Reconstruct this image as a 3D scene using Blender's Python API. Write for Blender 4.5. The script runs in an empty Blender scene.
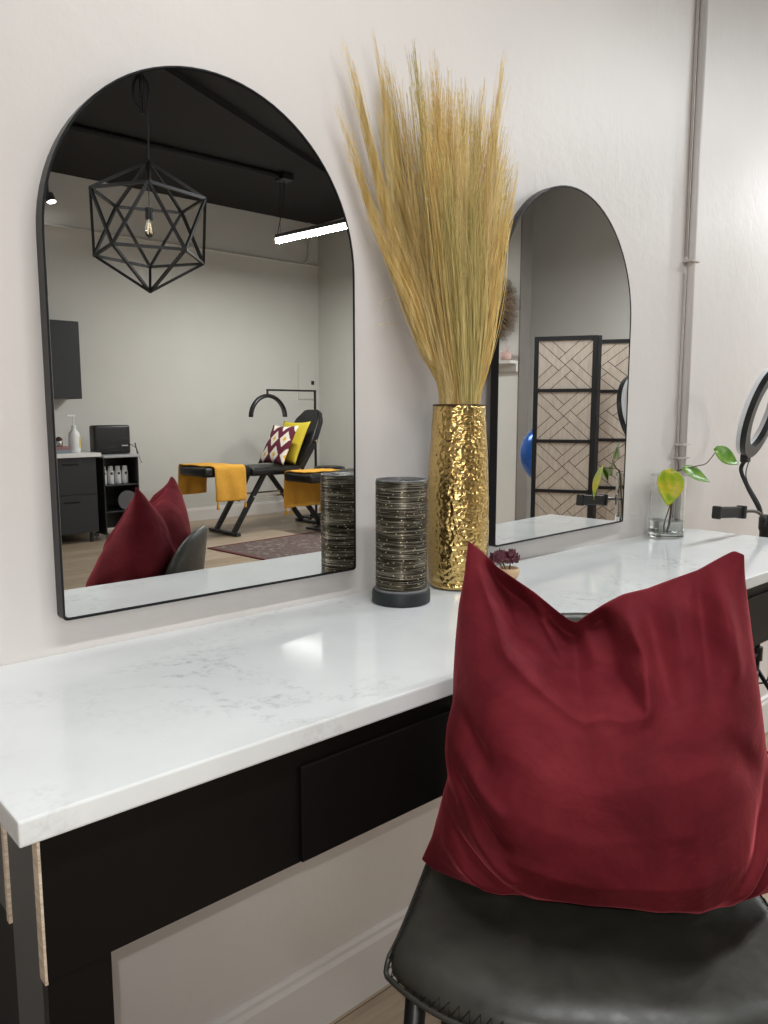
import bpy, bmesh, math, random
from mathutils import Vector, Matrix, Euler
R = math.radians
rnd = random.Random(7)
scene = bpy.context.scene
COL = scene.collection

# ------------------------------------------------------------------ materials
def mat(name, color, rough=0.5, metal=0.0, spec=0.5, emit=None, estr=0.0, trans=0.0, ior=1.45, sheen=0.0, sheen_tint=None, coat=0.0):
    m = bpy.data.materials.new(name); m.use_nodes = True
    b = m.node_tree.nodes['Principled BSDF']
    b.inputs['Base Color'].default_value = (*color, 1)
    b.inputs['Roughness'].default_value = rough
    b.inputs['Metallic'].default_value = metal
    b.inputs['Specular IOR Level'].default_value = spec
    b.inputs['IOR'].default_value = ior
    b.inputs['Transmission Weight'].default_value = trans
    b.inputs['Coat Weight'].default_value = coat
    if sheen:
        b.inputs['Sheen Weight'].default_value = sheen
        b.inputs['Sheen Roughness'].default_value = 0.35
        b.inputs['Sheen Tint'].default_value = (*(sheen_tint or color), 1)
    if emit:
        b.inputs['Emission Color'].default_value = (*emit, 1)
        b.inputs['Emission Strength'].default_value = estr
    return m

def nodes(m):
    return m.node_tree.nodes, m.node_tree.links, m.node_tree.nodes['Principled BSDF']

def coords(m, scale=(1, 1, 1), rot=(0, 0, 0)):
    N, L, b = nodes(m)
    tc = N.new('ShaderNodeTexCoord'); mp = N.new('ShaderNodeMapping')
    mp.inputs['Scale'].default_value = scale; mp.inputs['Rotation'].default_value = rot
    L.new(tc.outputs['Object'], mp.inputs['Vector'])
    return mp.outputs['Vector']

def noise(m, vec, scale, detail=3, rough=0.5, dist=0.0):
    N, L, b = nodes(m)
    n = N.new('ShaderNodeTexNoise')
    n.inputs['Scale'].default_value = scale; n.inputs['Detail'].default_value = detail
    n.inputs['Roughness'].default_value = rough; n.inputs['Distortion'].default_value = dist
    L.new(vec, n.inputs['Vector'])
    return n.outputs['Fac']

def ramp(m, fac, stops):
    N, L, b = nodes(m)
    r = N.new('ShaderNodeValToRGB'); e = r.color_ramp.elements
    while len(e) < len(stops): e.new(0.5)
    for el, (p, c) in zip(e, stops):
        el.position = p; el.color = (*c, 1) if len(c) == 3 else c
    L.new(fac, r.inputs['Fac'])
    return r.outputs['Color']

def bump(m, fac, strength=0.3, dist=0.01, prev=None):
    N, L, b = nodes(m)
    n = N.new('ShaderNodeBump'); n.inputs['Strength'].default_value = strength
    n.inputs['Distance'].default_value = dist
    L.new(fac, n.inputs['Height'])
    if prev is not None: L.new(prev, n.inputs['Normal'])
    L.new(n.outputs['Normal'], b.inputs['Normal'])
    return n.outputs['Normal']

def mix_col(m, fac, a, bcol):
    N, L, b = nodes(m)
    x = N.new('ShaderNodeMix'); x.data_type = 'RGBA'
    if hasattr(fac, 'links'): L.new(fac, x.inputs[0])
    else: x.inputs[0].default_value = fac
    for s, v in ((6, a), (7, bcol)):
        if hasattr(v, 'links'): L.new(v, x.inputs[s])
        else: x.inputs[s].default_value = (*v, 1)
    return x.outputs[2]

def setcol(m, out): nodes(m)[1].new(out, nodes(m)[2].inputs['Base Color'])
def setrough(m, out): nodes(m)[1].new(out, nodes(m)[2].inputs['Roughness'])
def math_node(m, op, a, bv):
    N, L, b = nodes(m)
    n = N.new('ShaderNodeMath'); n.operation = op
    for i, v in enumerate((a, bv)):
        if hasattr(v, 'links'): L.new(v, n.inputs[i])
        else: n.inputs[i].default_value = v
    return n.outputs[0]

M = {}
# painted plaster of the mirror wall: semi-gloss, lumpy
def plaster(name, color, rough, b1=0.10, b2=0.12):
    m = mat(name, color, rough, spec=0.5)
    v = coords(m)
    n1 = noise(m, v, 2.6, 4, 0.55)
    setcol(m, ramp(m, n1, [(0.3, tuple(c * 0.96 for c in color)), (0.7, color)]))
    p = bump(m, n1, b1, 0.03)
    n2 = noise(m, v, 55, 3, 0.6)
    p = bump(m, n2, b2, 0.003, p)
    n3 = noise(m, coords(m, (1, 1, 0.35)), 13, 3, 0.6)
    bump(m, ramp(m, n3, [(0.62, (0, 0, 0)), (0.74, (1, 1, 1))]), 0.12, 0.003, p)
    return m
M['wall'] = plaster('wall_paint', (0.72, 0.68, 0.655), 0.43, 0.18, 0.18)
M['wall_room'] = plaster('room_paint', (0.66, 0.65, 0.615), 0.6, 0.02, 0.06)
M['ceiling'] = mat('ceiling_black', (0.012, 0.012, 0.013), 0.75)
M['base_white'] = mat('white_trim', (0.74, 0.715, 0.70), 0.4)

def floor_mat():
    m = mat('oak_planks', (0.5, 0.4, 0.3), 0.38)
    N, L, b = nodes(m)
    v = coords(m)
    br = N.new('ShaderNodeTexBrick')
    br.offset = 0.37; br.inputs['Scale'].default_value = 1.0
    br.inputs['Brick Width'].default_value = 1.25; br.inputs['Row Height'].default_value = 0.18
    br.inputs['Mortar Size'].default_value = 0.0015
    br.inputs['Color1'].default_value = (0.40, 0.31, 0.225, 1); br.inputs['Color2'].default_value = (0.53, 0.43, 0.325, 1)
    br.inputs['Mortar'].default_value = (0.12, 0.08, 0.055, 1); br.inputs['Bias'].default_value = 0.0
    L.new(v, br.inputs['Vector'])
    g = noise(m, coords(m, (2.2, 26, 1)), 2.0, 5, 0.6, 0.6)
    gr = ramp(m, g, [(0.3, (0.72, 0.70, 0.68)), (0.7, (1.08, 1.06, 1.04))])
    x = N.new('ShaderNodeMix'); x.data_type = 'RGBA'; x.blend_type = 'MULTIPLY'; x.inputs[0].default_value = 1
    L.new(br.outputs['Color'], x.inputs[6]); L.new(gr, x.inputs[7])
    setcol(m, x.outputs[2])
    bump(m, g, 0.08, 0.004)
    return m
M['floor'] = floor_mat()

def quartz():
    m = mat('white_quartz', (0.85, 0.87, 0.875), 0.10, spec=0.55)
    v = coords(m)
    w = noise(m, v, 4.2, 7, 0.66, 0.9)
    vein = ramp(m, w, [(0.455, (0, 0, 0)), (0.5, (1, 1, 1)), (0.545, (0, 0, 0))])
    patch = ramp(m, noise(m, v, 3.1, 3, 0.5), [(0.50, (0, 0, 0)), (0.66, (1, 1, 1))])
    fine = ramp(m, noise(m, v, 75, 4, 0.7), [(0.44, (0, 0, 0)), (0.62, (1, 1, 1))])
    f = math_node(m, 'MULTIPLY', vein, patch)
    f = math_node(m, 'MULTIPLY', f, fine)
    cloud = ramp(m, noise(m, v, 7, 5, 0.6), [(0.35, (0.79, 0.815, 0.82)), (0.7, (0.85, 0.875, 0.88))])
    setcol(m, mix_col(m, math_node(m, 'MULTIPLY', f, 0.62), cloud, (0.36, 0.38, 0.39)))
    return m
M['quartz'] = quartz()

M['mirror'] = mat('mirror_silver', (0.86, 0.865, 0.855), 0.0, metal=1.0)
M['black_metal'] = mat('black_metal', (0.012, 0.012, 0.013), 0.38, metal=0.0)
M['frame_side'] = mat('mirror_frame_black', (0.012, 0.012, 0.014), 0.35, spec=0.35)
M['glass_edge'] = mat('bevelled_glass_edge', (0.45, 0.46, 0.46), 0.15, metal=1.0)
M['black_paint'] = mat('black_cabinet_paint', (0.0055, 0.0046, 0.0042), 0.45, spec=0.22)
M['grey_paint'] = mat('charcoal_panel', (0.075, 0.078, 0.08), 0.5)
M['black_matte'] = mat('black_matte', (0.008, 0.008, 0.008), 0.7)
def plywood():
    m = mat('raw_plywood_edge', (0.62, 0.47, 0.33), 0.8)
    n = noise(m, coords(m, (1, 1, 8)), 30, 4, 0.7)
    setcol(m, ramp(m, n, [(0.3, (0.50, 0.38, 0.27)), (0.65, (0.80, 0.68, 0.55))]))
    return m
M['ply'] = plywood()

def gold():
    m = mat('hammered_gold', (0.68, 0.48, 0.185), 0.22, metal=1.0)
    N, L, b = nodes(m)
    v = coords(m)
    vo = N.new('ShaderNodeTexVoronoi'); vo.feature = 'SMOOTH_F1'
    vo.inputs['Scale'].default_value = 105; vo.inputs['Smoothness'].default_value = 0.5
    dn = N.new('ShaderNodeTexNoise'); dn.inputs['Scale'].default_value = 60; L.new(v, dn.inputs['Vector'])
    mx = N.new('ShaderNodeMix'); mx.data_type = 'VECTOR'; mx.inputs[0].default_value = 0.012
    L.new(v, mx.inputs[4]); L.new(dn.outputs['Color'], mx.inputs[5])
    L.new(mx.outputs[1], vo.inputs['Vector'])
    p = bump(m, vo.outputs['Distance'], 0.42, 0.008)
    bump(m, noise(m, v, 140, 3, 0.6), 0.2, 0.003, p)
    return m
M['gold'] = gold()
M['rim_brown'] = mat('vase_rim_bronze', (0.10, 0.055, 0.03), 0.35, metal=0.8)

def straw(name, a, bcol):
    m = mat(name, a, 0.65, spec=0.25, sheen=0.2, sheen_tint=(0.9, 0.75, 0.4))
    n = noise(m, coords(m, (90, 90, 2.0)), 1.0, 2, 0.5)
    setcol(m, ramp(m, n, [(0.32, a), (0.68, bcol)]))
    return m
M['straw'] = [straw('straw_gold', (0.62, 0.41, 0.12), (0.90, 0.68, 0.29)),
              straw('straw_olive', (0.46, 0.37, 0.12), (0.72, 0.58, 0.25)),
              straw('straw_pale', (0.66, 0.48, 0.18), (0.92, 0.74, 0.37)),
              straw('straw_tan', (0.54, 0.37, 0.13), (0.82, 0.62, 0.28))]

def velvet():
    m = mat('burgundy_velvet', (0.12, 0.008, 0.014), 0.75, spec=0.12, sheen=0.55, sheen_tint=(0.75, 0.13, 0.16))
    v = coords(m)
    n = noise(m, v, 7, 5, 0.65, 0.5)
    setcol(m, ramp(m, n, [(0.32, (0.088, 0.008, 0.012)), (0.55, (0.145, 0.014, 0.021)), (0.75, (0.195, 0.024, 0.031))]))
    nap = noise(m, v, 9, 4, 0.6, 0.5)
    p = bump(m, nap, 0.35, 0.016)
    N, L, b = nodes(m)
    sw = ramp(m, noise(m, v, 4.5, 4, 0.6, 0.4), [(0.36, (0.12,) * 3), (0.62, (0.68,) * 3)])
    L.new(sw, b.inputs['Sheen Weight'])
    bump(m, noise(m, v, 900, 2, 0.5), 0.10, 0.0008, p)
    return m
M['velvet'] = velvet()

def leather():
    m = mat('charcoal_leather', (0.040, 0.039, 0.033), 0.36, spec=0.45)
    v = coords(m)
    n = noise(m, v, 14, 4, 0.6, 0.4)
    setcol(m, ramp(m, n, [(0.3, (0.032, 0.031, 0.026)), (0.7, (0.056, 0.055, 0.047))]))
    setrough(m, ramp(m, noise(m, v, 35, 4, 0.6), [(0.3, (0.30,) * 3), (0.7, (0.46,) * 3)]))
    p = bump(m, n, 0.12, 0.006)
    bump(m, noise(m, v, 480, 3, 0.6), 0.12, 0.0012, p)
    return m
M['leather'] = leather()
M['thread'] = mat('black_thread', (0.006, 0.006, 0.006), 0.6)

def wrapped():
    m = mat('dark_wire_wrap', (0.05, 0.043, 0.03), 0.32, metal=0.85)
    v = coords(m, (12, 12, 640))
    n = noise(m, v, 1.0, 3, 0.65, 0.6)
    setcol(m, ramp(m, n, [(0.40, (0.012, 0.010, 0.007)), (0.53, (0.075, 0.062, 0.040)), (0.66, (0.38, 0.35, 0.29))]))
    bump(m, n, 0.6, 0.003)
    return m
M['wrap'] = wrapped()
M['bead'] = mat('gold_bead', (0.85, 0.72, 0.42), 0.3, metal=0.9)
M['slate_base'] = mat('slate_plastic', (0.013, 0.018, 0.020), 0.5)
M['clear_lip'] = mat('grey_plastic', (0.17, 0.175, 0.18), 0.3)

M['glass'] = mat('clear_glass', (0.97, 0.99, 0.98), 0.0, trans=1.0, ior=1.45)
M['water'] = mat('water', (0.96, 0.985, 0.98), 0.0, trans=1.0, ior=1.33)
def leafmat(name, a, bcol, c):
    m = mat(name, a, 0.32, spec=0.5)
    n = noise(m, coords(m), 38, 3, 0.6, 0.4)
    setcol(m, ramp(m, n, [(0.30, a), (0.50, bcol), (0.70, c)]))
    nodes(m)[2].inputs['Subsurface Weight'].default_value = 0.15
    nodes(m)[2].inputs['Subsurface Radius'].default_value = (0.01, 0.02, 0.004)
    return m
M['leaf_yellow'] = leafmat('yellowing_leaf', (0.20, 0.34, 0.015), (0.36, 0.42, 0.02), (0.62, 0.46, 0.04))
M['leaf_green'] = leafmat('green_leaf', (0.06, 0.20, 0.012), (0.12, 0.28, 0.02), (0.26, 0.38, 0.04))
M['stem'] = mat('brown_stem', (0.13, 0.075, 0.035), 0.55)
M['petal'] = leafmat('maroon_petal', (0.07, 0.014, 0.028), (0.13, 0.032, 0.05), (0.24, 0.09, 0.11))
M['tan_pot'] = mat('tan_clay', (0.60, 0.42, 0.25), 0.6)
M['conduit'] = mat('conduit_paint', (0.56, 0.52, 0.50), 0.4)
M['conduit_dirty'] = mat('strap_rust', (0.50, 0.45, 0.42), 0.6)
M['diffuser_white'] = mat('ring_diffuser', (0.72, 0.73, 0.76), 0.35)
M['black_plastic'] = mat('black_plastic', (0.014, 0.014, 0.015), 0.35)
M['phone_clip'] = mat('black_rubber', (0.012, 0.012, 0.012), 0.55)

M['vinyl'] = mat('black_vinyl', (0.010, 0.010, 0.011), 0.34)
def towelmat():
    m = mat('mustard_terry', (0.78, 0.40, 0.045), 0.9, sheen=0.2, sheen_tint=(1, 0.75, 0.3))
    n = noise(m, coords(m), 160, 3, 0.6)
    setcol(m, ramp(m, n, [(0.3, (0.62, 0.29, 0.03)), (0.7, (0.86, 0.47, 0.07))]))
    bump(m, n, 0.4, 0.004)
    return m
M['towel'] = towelmat()
M['mustard'] = mat('mustard_cotton', (0.58, 0.46, 0.035), 0.75)
bump(M['mustard'], noise(M['mustard'], coords(M['mustard']), 14, 3), 0.3, 0.02)
def ikat():
    m = mat('ikat_cloth', (0.2, 0.02, 0.05), 0.85)
    N, L, b = nodes(m)
    tc = N.new('ShaderNodeTexCoord'); sp = N.new('ShaderNodeSeparateXYZ')
    L.new(tc.outputs['UV'], sp.inputs['Vector'])
    wob = noise(m, tc.outputs['UV'], 22, 3, 0.6)
    w = math_node(m, 'MULTIPLY', math_node(m, 'SUBTRACT', wob, 0.5), 0.10)
    u = math_node(m, 'MULTIPLY', sp.outputs['X'], 2.5); v_ = math_node(m, 'MULTIPLY', sp.outputs['Y'], 2.4)
    row = math_node(m, 'MULTIPLY', math_node(m, 'FLOOR', v_, 0), 0.5)
    fu = math_node(m, 'ABSOLUTE', math_node(m, 'SUBTRACT', math_node(m, 'FRACT', math_node(m, 'ADD', u, row), 0), 0.5), 0)
    fv = math_node(m, 'ABSOLUTE', math_node(m, 'SUBTRACT', math_node(m, 'FRACT', v_, 0), 0.5), 0)
    d = math_node(m, 'ADD', math_node(m, 'ADD', fu, math_node(m, 'MULTIPLY', fv, 0.8)), w)
    r = ramp(m, d, [(0.0, (0.72, 0.42, 0.04)), (0.13, (0.72, 0.42, 0.04)), (0.16, (0.82, 0.76, 0.66)), (0.40, (0.82, 0.76, 0.66)), (0.44, (0.12, 0.012, 0.035))])
    for r_ in [n for n in N if n.type == 'VALTORGB']: r_.color_ramp.interpolation = 'LINEAR'
    setcol(m, r)
    return m
M['ikat'] = ikat()
def rugmat():
    m = mat('woven_rug', (0.2, 0.15, 0.13), 0.95)
    v = coords(m)
    n = noise(m, v, 24, 5, 0.7)
    N, L, b = nodes(m)
    vo = N.new('ShaderNodeTexVoronoi'); vo.inputs['Scale'].default_value = 11; L.new(v, vo.inputs['Vector'])
    base = ramp(m, n, [(0.36, (0.12, 0.075, 0.065)), (0.5, (0.17, 0.145, 0.13)), (0.62, (0.30, 0.27, 0.245))])
    setcol(m, mix_col(m, ramp(m, vo.outputs['Distance'], [(0.25, (0, 0, 0)), (0.5, (0.7,) * 3)]), base, (0.11, 0.065, 0.06)))
    bump(m, n, 0.3, 0.004)
    return m
M['rug'] = rugmat()
M['rug_edge'] = mat('rug_border_red', (0.14, 0.04, 0.04), 0.95)
M['cab'] = mat('charcoal_cabinet', (0.022, 0.024, 0.026), 0.45)
M['cab_line'] = mat('cabinet_line_black', (0.004, 0.004, 0.004), 0.8)  # near-black colour of the drawer handle bars
M['white_top'] = mat('white_worktop', (0.80, 0.80, 0.80), 0.3)
M['white_plastic'] = mat('white_plastic', (0.82, 0.83, 0.84), 0.35)
M['yellow_label'] = mat('yellow_label', (0.85, 0.62, 0.10), 0.5)
M['dark_print'] = mat('dark_print', (0.03, 0.03, 0.035), 0.5)
M['grey_plastic'] = mat('light_grey_plastic', (0.42, 0.43, 0.44), 0.4)
M['mid_grey'] = mat('mid_grey_plastic', (0.10, 0.10, 0.105), 0.5)
M['pale_print'] = mat('pale_print', (0.6, 0.6, 0.6), 0.5)
M['silver'] = mat('silver_metal', (0.55, 0.53, 0.50), 0.25, metal=1.0)
M['box_blue'] = mat('grey_blue_box', (0.24, 0.27, 0.31), 0.6)
M['box_red'] = mat('muted_red_box', (0.32, 0.16, 0.15), 0.6)
def slatwood():
    m = mat('bleached_slats', (0.50, 0.42, 0.34), 0.7)
    n = noise(m, coords(m, (30, 30, 6)), 2, 4, 0.6)
    setcol(m, ramp(m, n, [(0.3, (0.42, 0.355, 0.295)), (0.7, (0.54, 0.465, 0.39))]))
    return m
M['slat'] = slatwood()
M['screen_back'] = mat('screen_dark_gap', (0.02, 0.016, 0.013), 0.8)
M['feather'] = straw('brown_fibre', (0.16, 0.10, 0.06), (0.36, 0.26, 0.18))
M['pink'] = mat('pink_ceramic', (0.62, 0.42, 0.38), 0.5)
M['blue_foil'] = mat('blue_foil', (0.03, 0.13, 0.50), 0.22, metal=0.35)
M['bulb_glass'] = mat('bulb_glass', (0.98, 0.98, 0.95), 0.0, trans=1.0, ior=1.3)
M['filament'] = mat('filament', (1, 0.85, 0.6), 0.4, emit=(1, 0.85, 0.6), estr=0.8)
M['led'] = mat('led_diffuser', (0.9, 0.9, 0.9), 0.4, emit=(0.97, 1.0, 0.93), estr=7.0)
M['led_cool'] = mat('added_led_cool', (0.9, 0.9, 0.9), 0.4, emit=(0.90, 0.97, 1.0), estr=7.0)
M['spot_led'] = mat('spot_face', (0.9, 0.9, 0.9), 0.4, emit=(1, 0.98, 0.93), estr=8)
M['housing'] = mat('lamp_housing_grey', (0.09, 0.095, 0.10), 0.45)
M['outlet'] = mat('outlet_plate', (0.68, 0.67, 0.64), 0.4)

# ------------------------------------------------------------------ object helpers
BASE = {}
def root_of(o):
    while o.parent is not None: o = o.parent
    return o

def obj(name, bm, material, parent=None, smooth=False, label=None, angle=None):
    """Link bm (given in world coordinates) as one mesh object."""
    me = bpy.data.meshes.new(name)
    base = Vector((0, 0, 0))
    if parent is not None: base = BASE.get(root_of(parent).name, base)
    else:
        if len(bm.verts):
            xs = [v.co for v in bm.verts]
            base = Vector(((min(v.x for v in xs) + max(v.x for v in xs)) / 2, (min(v.y for v in xs) + max(v.y for v in xs)) / 2, min(v.z for v in xs)))
    bmesh.ops.translate(bm, verts=bm.verts, vec=-base)
    bmesh.ops.recalc_face_normals(bm, faces=bm.faces)
    bm.to_mesh(me); bm.free()
    mats = material if isinstance(material, (list, tuple)) else [material]
    for m_ in mats: me.materials.append(m_)
    if smooth:
        for p in me.polygons: p.use_smooth = True
        if angle is not None:
            try: me.set_sharp_from_angle(angle=R(angle))
            except Exception: pass
    o = bpy.data.objects.new(name, me); COL.objects.link(o)
    if parent is not None: o.parent = parent
    else:
        o.location = base; BASE[o.name] = base
    if label: o['label'] = label
    return o

def tag(o, label, cat, group=None, kind=None):
    o['label'] = label; o['category'] = cat
    if group: o['group'] = group
    if kind: o['kind'] = kind
    return o

def thing(name, label, cat, loc, group=None):
    o = bpy.data.objects.new(name, None); COL.objects.link(o)
    o.location = loc; o.empty_display_size = 0.05
    BASE[o.name] = Vector(loc)
    return tag(o, label, cat, group)

def struct(name, bm, material, parent=None, smooth=False):
    o = obj(name, bm, material, parent, smooth)
    if parent is None: o['kind'] = 'structure'
    return o

def copy_tree(o, label, delta, name_fix=None):
    r = o.copy(); COL.objects.link(r); r.location = Vector(o.location) + Vector(delta)
    r['label'] = label
    BASE[r.name] = Vector(r.location)
    for ch in list(o.children):
        c = ch.copy(); COL.objects.link(c); c.parent = r
        for g in list(ch.children):
            d = g.copy(); COL.objects.link(d); d.parent = c
    return r

# ------------------------------------------------------------------ mesh helpers
def B(): return bmesh.new()

def box(bm, lo, hi, bevel=0.0, rot=None, pivot=None, mi=0, seg=2):
    lo = Vector(lo); hi = Vector(hi)
    r = bmesh.ops.create_cube(bm, size=1.0)
    vs = r['verts']; c = (lo + hi) / 2; d = hi - lo
    for v in vs: v.co = Vector((v.co.x * d.x, v.co.y * d.y, v.co.z * d.z)) + c
    fs = set(f for v in vs for f in v.link_faces)
    if bevel > 0:
        es = list(set(e for v in vs for e in v.link_edges))
        rr = bmesh.ops.bevel(bm, geom=es, offset=bevel, segments=seg, profile=0.6, affect='EDGES')
        vs = list(set(list(rr['verts']) + [v for v in vs if v.is_valid]))
        fs = set(f for v in vs for f in v.link_faces)
    for f in fs: f.material_index = mi
    if rot is not None:
        p = Vector(pivot) if pivot is not None else c
        for v in vs: v.co = rot @ (v.co - p) + p
    return vs

def tube(bm, pts, r, n=8, cap=True, closed=False, mi=0):
    """Round tube along pts; r number or list."""
    pts = [Vector(p) for p in pts]; k = len(pts)
    rs = r if isinstance(r, (list, tuple)) else [r] * k
    rings = []; prev = None
    for i, p in enumerate(pts):
        if closed: t = pts[(i + 1) % k] - pts[i - 1]
        else: t = pts[min(i + 1, k - 1)] - pts[max(i - 1, 0)]
        if t.length < 1e-9: t = Vector((0, 0, 1))
        t.normalize()
        if prev is None:
            a = Vector((0, 0, 1)) if abs(t.z) < 0.9 else Vector((1, 0, 0))
            x = t.cross(a).normalized()
        else:
            x = prev - t * prev.dot(t)
            x = x.normalized() if x.length > 1e-6 else t.orthogonal().normalized()
        prev = x; y = t.cross(x)
        rings.append([bm.verts.new(p + (x * math.cos(2 * math.pi * j / n) + y * math.sin(2 * math.pi * j / n)) * rs[i]) for j in range(n)])
    for i in range(k if closed else k - 1):
        a, b_ = rings[i], rings[(i + 1) % k]
        for j in range(n):
            f = bm.faces.new((a[j], a[(j + 1) % n], b_[(j + 1) % n], b_[j])); f.material_index = mi
    if cap and not closed:
        bm.faces.new(rings[0][::-1]).material_index = mi; bm.faces.new(rings[-1]).material_index = mi

def bar(bm, a, b_, w, h=None, up=(0, 0, 1)):
    a = Vector(a); b_ = Vector(b_); h = h or w
    t = (b_ - a).normalized(); u = Vector(up)
    if abs(t.dot(u)) > 0.98: u = Vector((1, 0, 0))
    x = t.cross(u).normalized(); y = x.cross(t)
    q = [bm.verts.new(p + x * sx * w / 2 + y * sy * h / 2) for p in (a, b_) for sx, sy in ((-1, -1), (1, -1), (1, 1), (-1, 1))]
    for f in ((0, 1, 2, 3), (7, 6, 5, 4), (0, 4, 5, 1), (1, 5, 6, 2), (2, 6, 7, 3), (3, 7, 4, 0)):
        bm.faces.new([q[i] for i in f])

def lathe(bm, prof, c, n=48, mi=0, cap0=True, cap1=True):
    """prof: list of (radius, z) ; c: (x, y)"""
    rings = []
    for r, z in prof:
        if r < 1e-6: rings.append([bm.verts.new((c[0], c[1], z))])
        else: rings.append([bm.verts.new((c[0] + r * math.cos(2 * math.pi * j / n), c[1] + r * math.sin(2 * math.pi * j / n), z)) for j in range(n)])
    for a, b_ in zip(rings, rings[1:]):
        for j in range(n):
            k = (j + 1) % n
            if len(a) == 1 and len(b_) == 1: continue
            if len(a) == 1: f = bm.faces.new((a[0], b_[j], b_[k]))
            elif len(b_) == 1: f = bm.faces.new((a[j], b_[0], a[k]))
            else: f = bm.faces.new((a[j], a[k], b_[k], b_[j]))
            f.material_index = mi
    if cap0 and len(rings[0]) > 1: bm.faces.new(rings[0][::-1]).material_index = mi
    if cap1 and len(rings[-1]) > 1: bm.faces.new(rings[-1]).material_index = mi
    return [v for r_ in rings for v in r_]

def ellipsoid(bm, c, r, seg=16, rings=10, mat3=None):
    res = bmesh.ops.create_uvsphere(bm, u_segments=seg, v_segments=rings, radius=1.0)
    for v in res['verts']:
        p = Vector((v.co.x * r[0], v.co.y * r[1], v.co.z * r[2]))
        if mat3 is not None: p = mat3 @ p
        v.co = p + Vector(c)
    return res['verts']

def prism(bm, poly, axis_fn, d0, d1):
    """Extrude polygon poly [(a,b)] between depths; axis_fn(a,b,d)->world."""
    v0 = [bm.verts.new(axis_fn(a, b_, d0)) for a, b_ in poly]; v1 = [bm.verts.new(axis_fn(a, b_, d1)) for a, b_ in poly]
    n = len(poly)
    bm.faces.new(v0[::-1]); bm.faces.new(v1)
    for i in range(n):
        j = (i + 1) % n
        bm.faces.new((v0[i], v0[j], v1[j], v1[i]))

def sheet(bm, P, thick=None, uvl=False):
    """P[i][j] grid of points -> quads; returns vert grid"""
    V = [[bm.verts.new(p) for p in row] for row in P]
    uv = bm.loops.layers.uv.verify() if uvl else None
    ni, nj = len(V), len(V[0])
    for i in range(ni - 1):
        for j in range(nj - 1):
            f = bm.faces.new((V[i][j], V[i][j + 1], V[i + 1][j + 1], V[i + 1][j]))
            if uv:
                for l, (a, b_) in zip(f.loops, ((i, j), (i, j + 1), (i + 1, j + 1), (i + 1, j))):
                    l[uv].uv = (b_ / (nj - 1), 1 - a / (ni - 1))
    return V

def thick_sheet(bm, P, t, rim=0.4):
    """closed shell: P grid of mid-surface points, half-thickness t (number or fn(i,j)), rounded rim"""
    ni, nj = len(P), len(P[0])
    P = [[Vector(p) for p in row] for row in P]
    Nn = []
    for i in range(ni):
        row = []
        for j in range(nj):
            a = P[min(i + 1, ni - 1)][j] - P[max(i - 1, 0)][j]; b_ = P[i][min(j + 1, nj - 1)] - P[i][max(j - 1, 0)]
            n = a.cross(b_)
            row.append(n.normalized() if n.length > 1e-12 else Vector((0, 0, 1)))
        Nn.append(row)
    T = t if callable(t) else (lambda i, j: t)
    A = [[bm.verts.new(P[i][j] + Nn[i][j] * T(i, j)) for j in range(nj)] for i in range(ni)]
    C = [[bm.verts.new(P[i][j] - Nn[i][j] * T(i, j)) for j in range(nj)] for i in range(ni)]
    for G, flip in ((A, False), (C, True)):
        for i in range(ni - 1):
            for j in range(nj - 1):
                q = (G[i][j], G[i][j + 1], G[i + 1][j + 1], G[i + 1][j])
                bm.faces.new(q[::-1] if flip else q)
    loop = [(0, j) for j in range(nj)] + [(i, nj - 1) for i in range(1, ni)] + [(ni - 1, j) for j in range(nj - 2, -1, -1)] + [(i, 0) for i in range(ni - 2, 0, -1)]
    cen = sum((P[i][j] for i, j in loop), Vector()) / len(loop)
    E_ = []
    for k, (i, j) in enumerate(loop):
        i0, j0 = loop[k - 1]; i1, j1 = loop[(k + 1) % len(loop)]
        tg = (P[i1][j1] - P[i0][j0])
        out = tg.cross(Nn[i][j])
        if out.length < 1e-9: out = P[i][j] - cen
        out.normalize()
        if out.dot(P[i][j] - cen) < 0: out = -out
        E_.append(bm.verts.new(P[i][j] + out * T(i, j) * rim * 2))
    for k in range(len(loop)):
        k1 = (k + 1) % len(loop); (i, j), (a, b_) = loop[k], loop[k1]
        bm.faces.new((A[i][j], A[a][b_], E_[k1], E_[k])); bm.faces.new((E_[k], E_[k1], C[a][b_], C[i][j]))
    return A

def subsurf(o, lv=1):
    m = o.modifiers.new('smooth', 'SUBSURF'); m.levels = lv; m.render_levels = lv
    return o

def lerp(a, b_, t): return a + (b_ - a) * t
def poly_at(pts, t):
    """point at arc-length fraction t of polyline"""
    L_ = [0.0]
    for a, b_ in zip(pts, pts[1:]): L_.append(L_[-1] + (b_ - a).length)
    s = t * L_[-1]
    for i in range(len(pts) - 1):
        if s <= L_[i + 1] + 1e-9:
            d = L_[i + 1] - L_[i]
            return pts[i].lerp(pts[i + 1], (s - L_[i]) / d if d > 0 else 0)
    return pts[-1].copy()
def catmull(pts, n=8):
    pts = [Vector(p) for p in pts]; out = []
    for i in range(len(pts) - 1):
        p0 = pts[max(i - 1, 0)]; p1 = pts[i]; p2 = pts[i + 1]; p3 = pts[min(i + 2, len(pts) - 1)]
        for k in range(n):
            t = k / n
            out.append(0.5 * ((2 * p1) + (-p0 + p2) * t + (2 * p0 - 5 * p1 + 4 * p2 - p3) * t * t + (-p0 + 3 * p1 - 3 * p2 + p3) * t ** 3))
    out.append(pts[-1]); return out
def gs(x, c, w): return math.exp(-((x - c) / w) ** 2)
def sstep(a, b_, x):
    t = min(1, max(0, (x - a) / (b_ - a))); return t * t * (3 - 2 * t)

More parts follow.
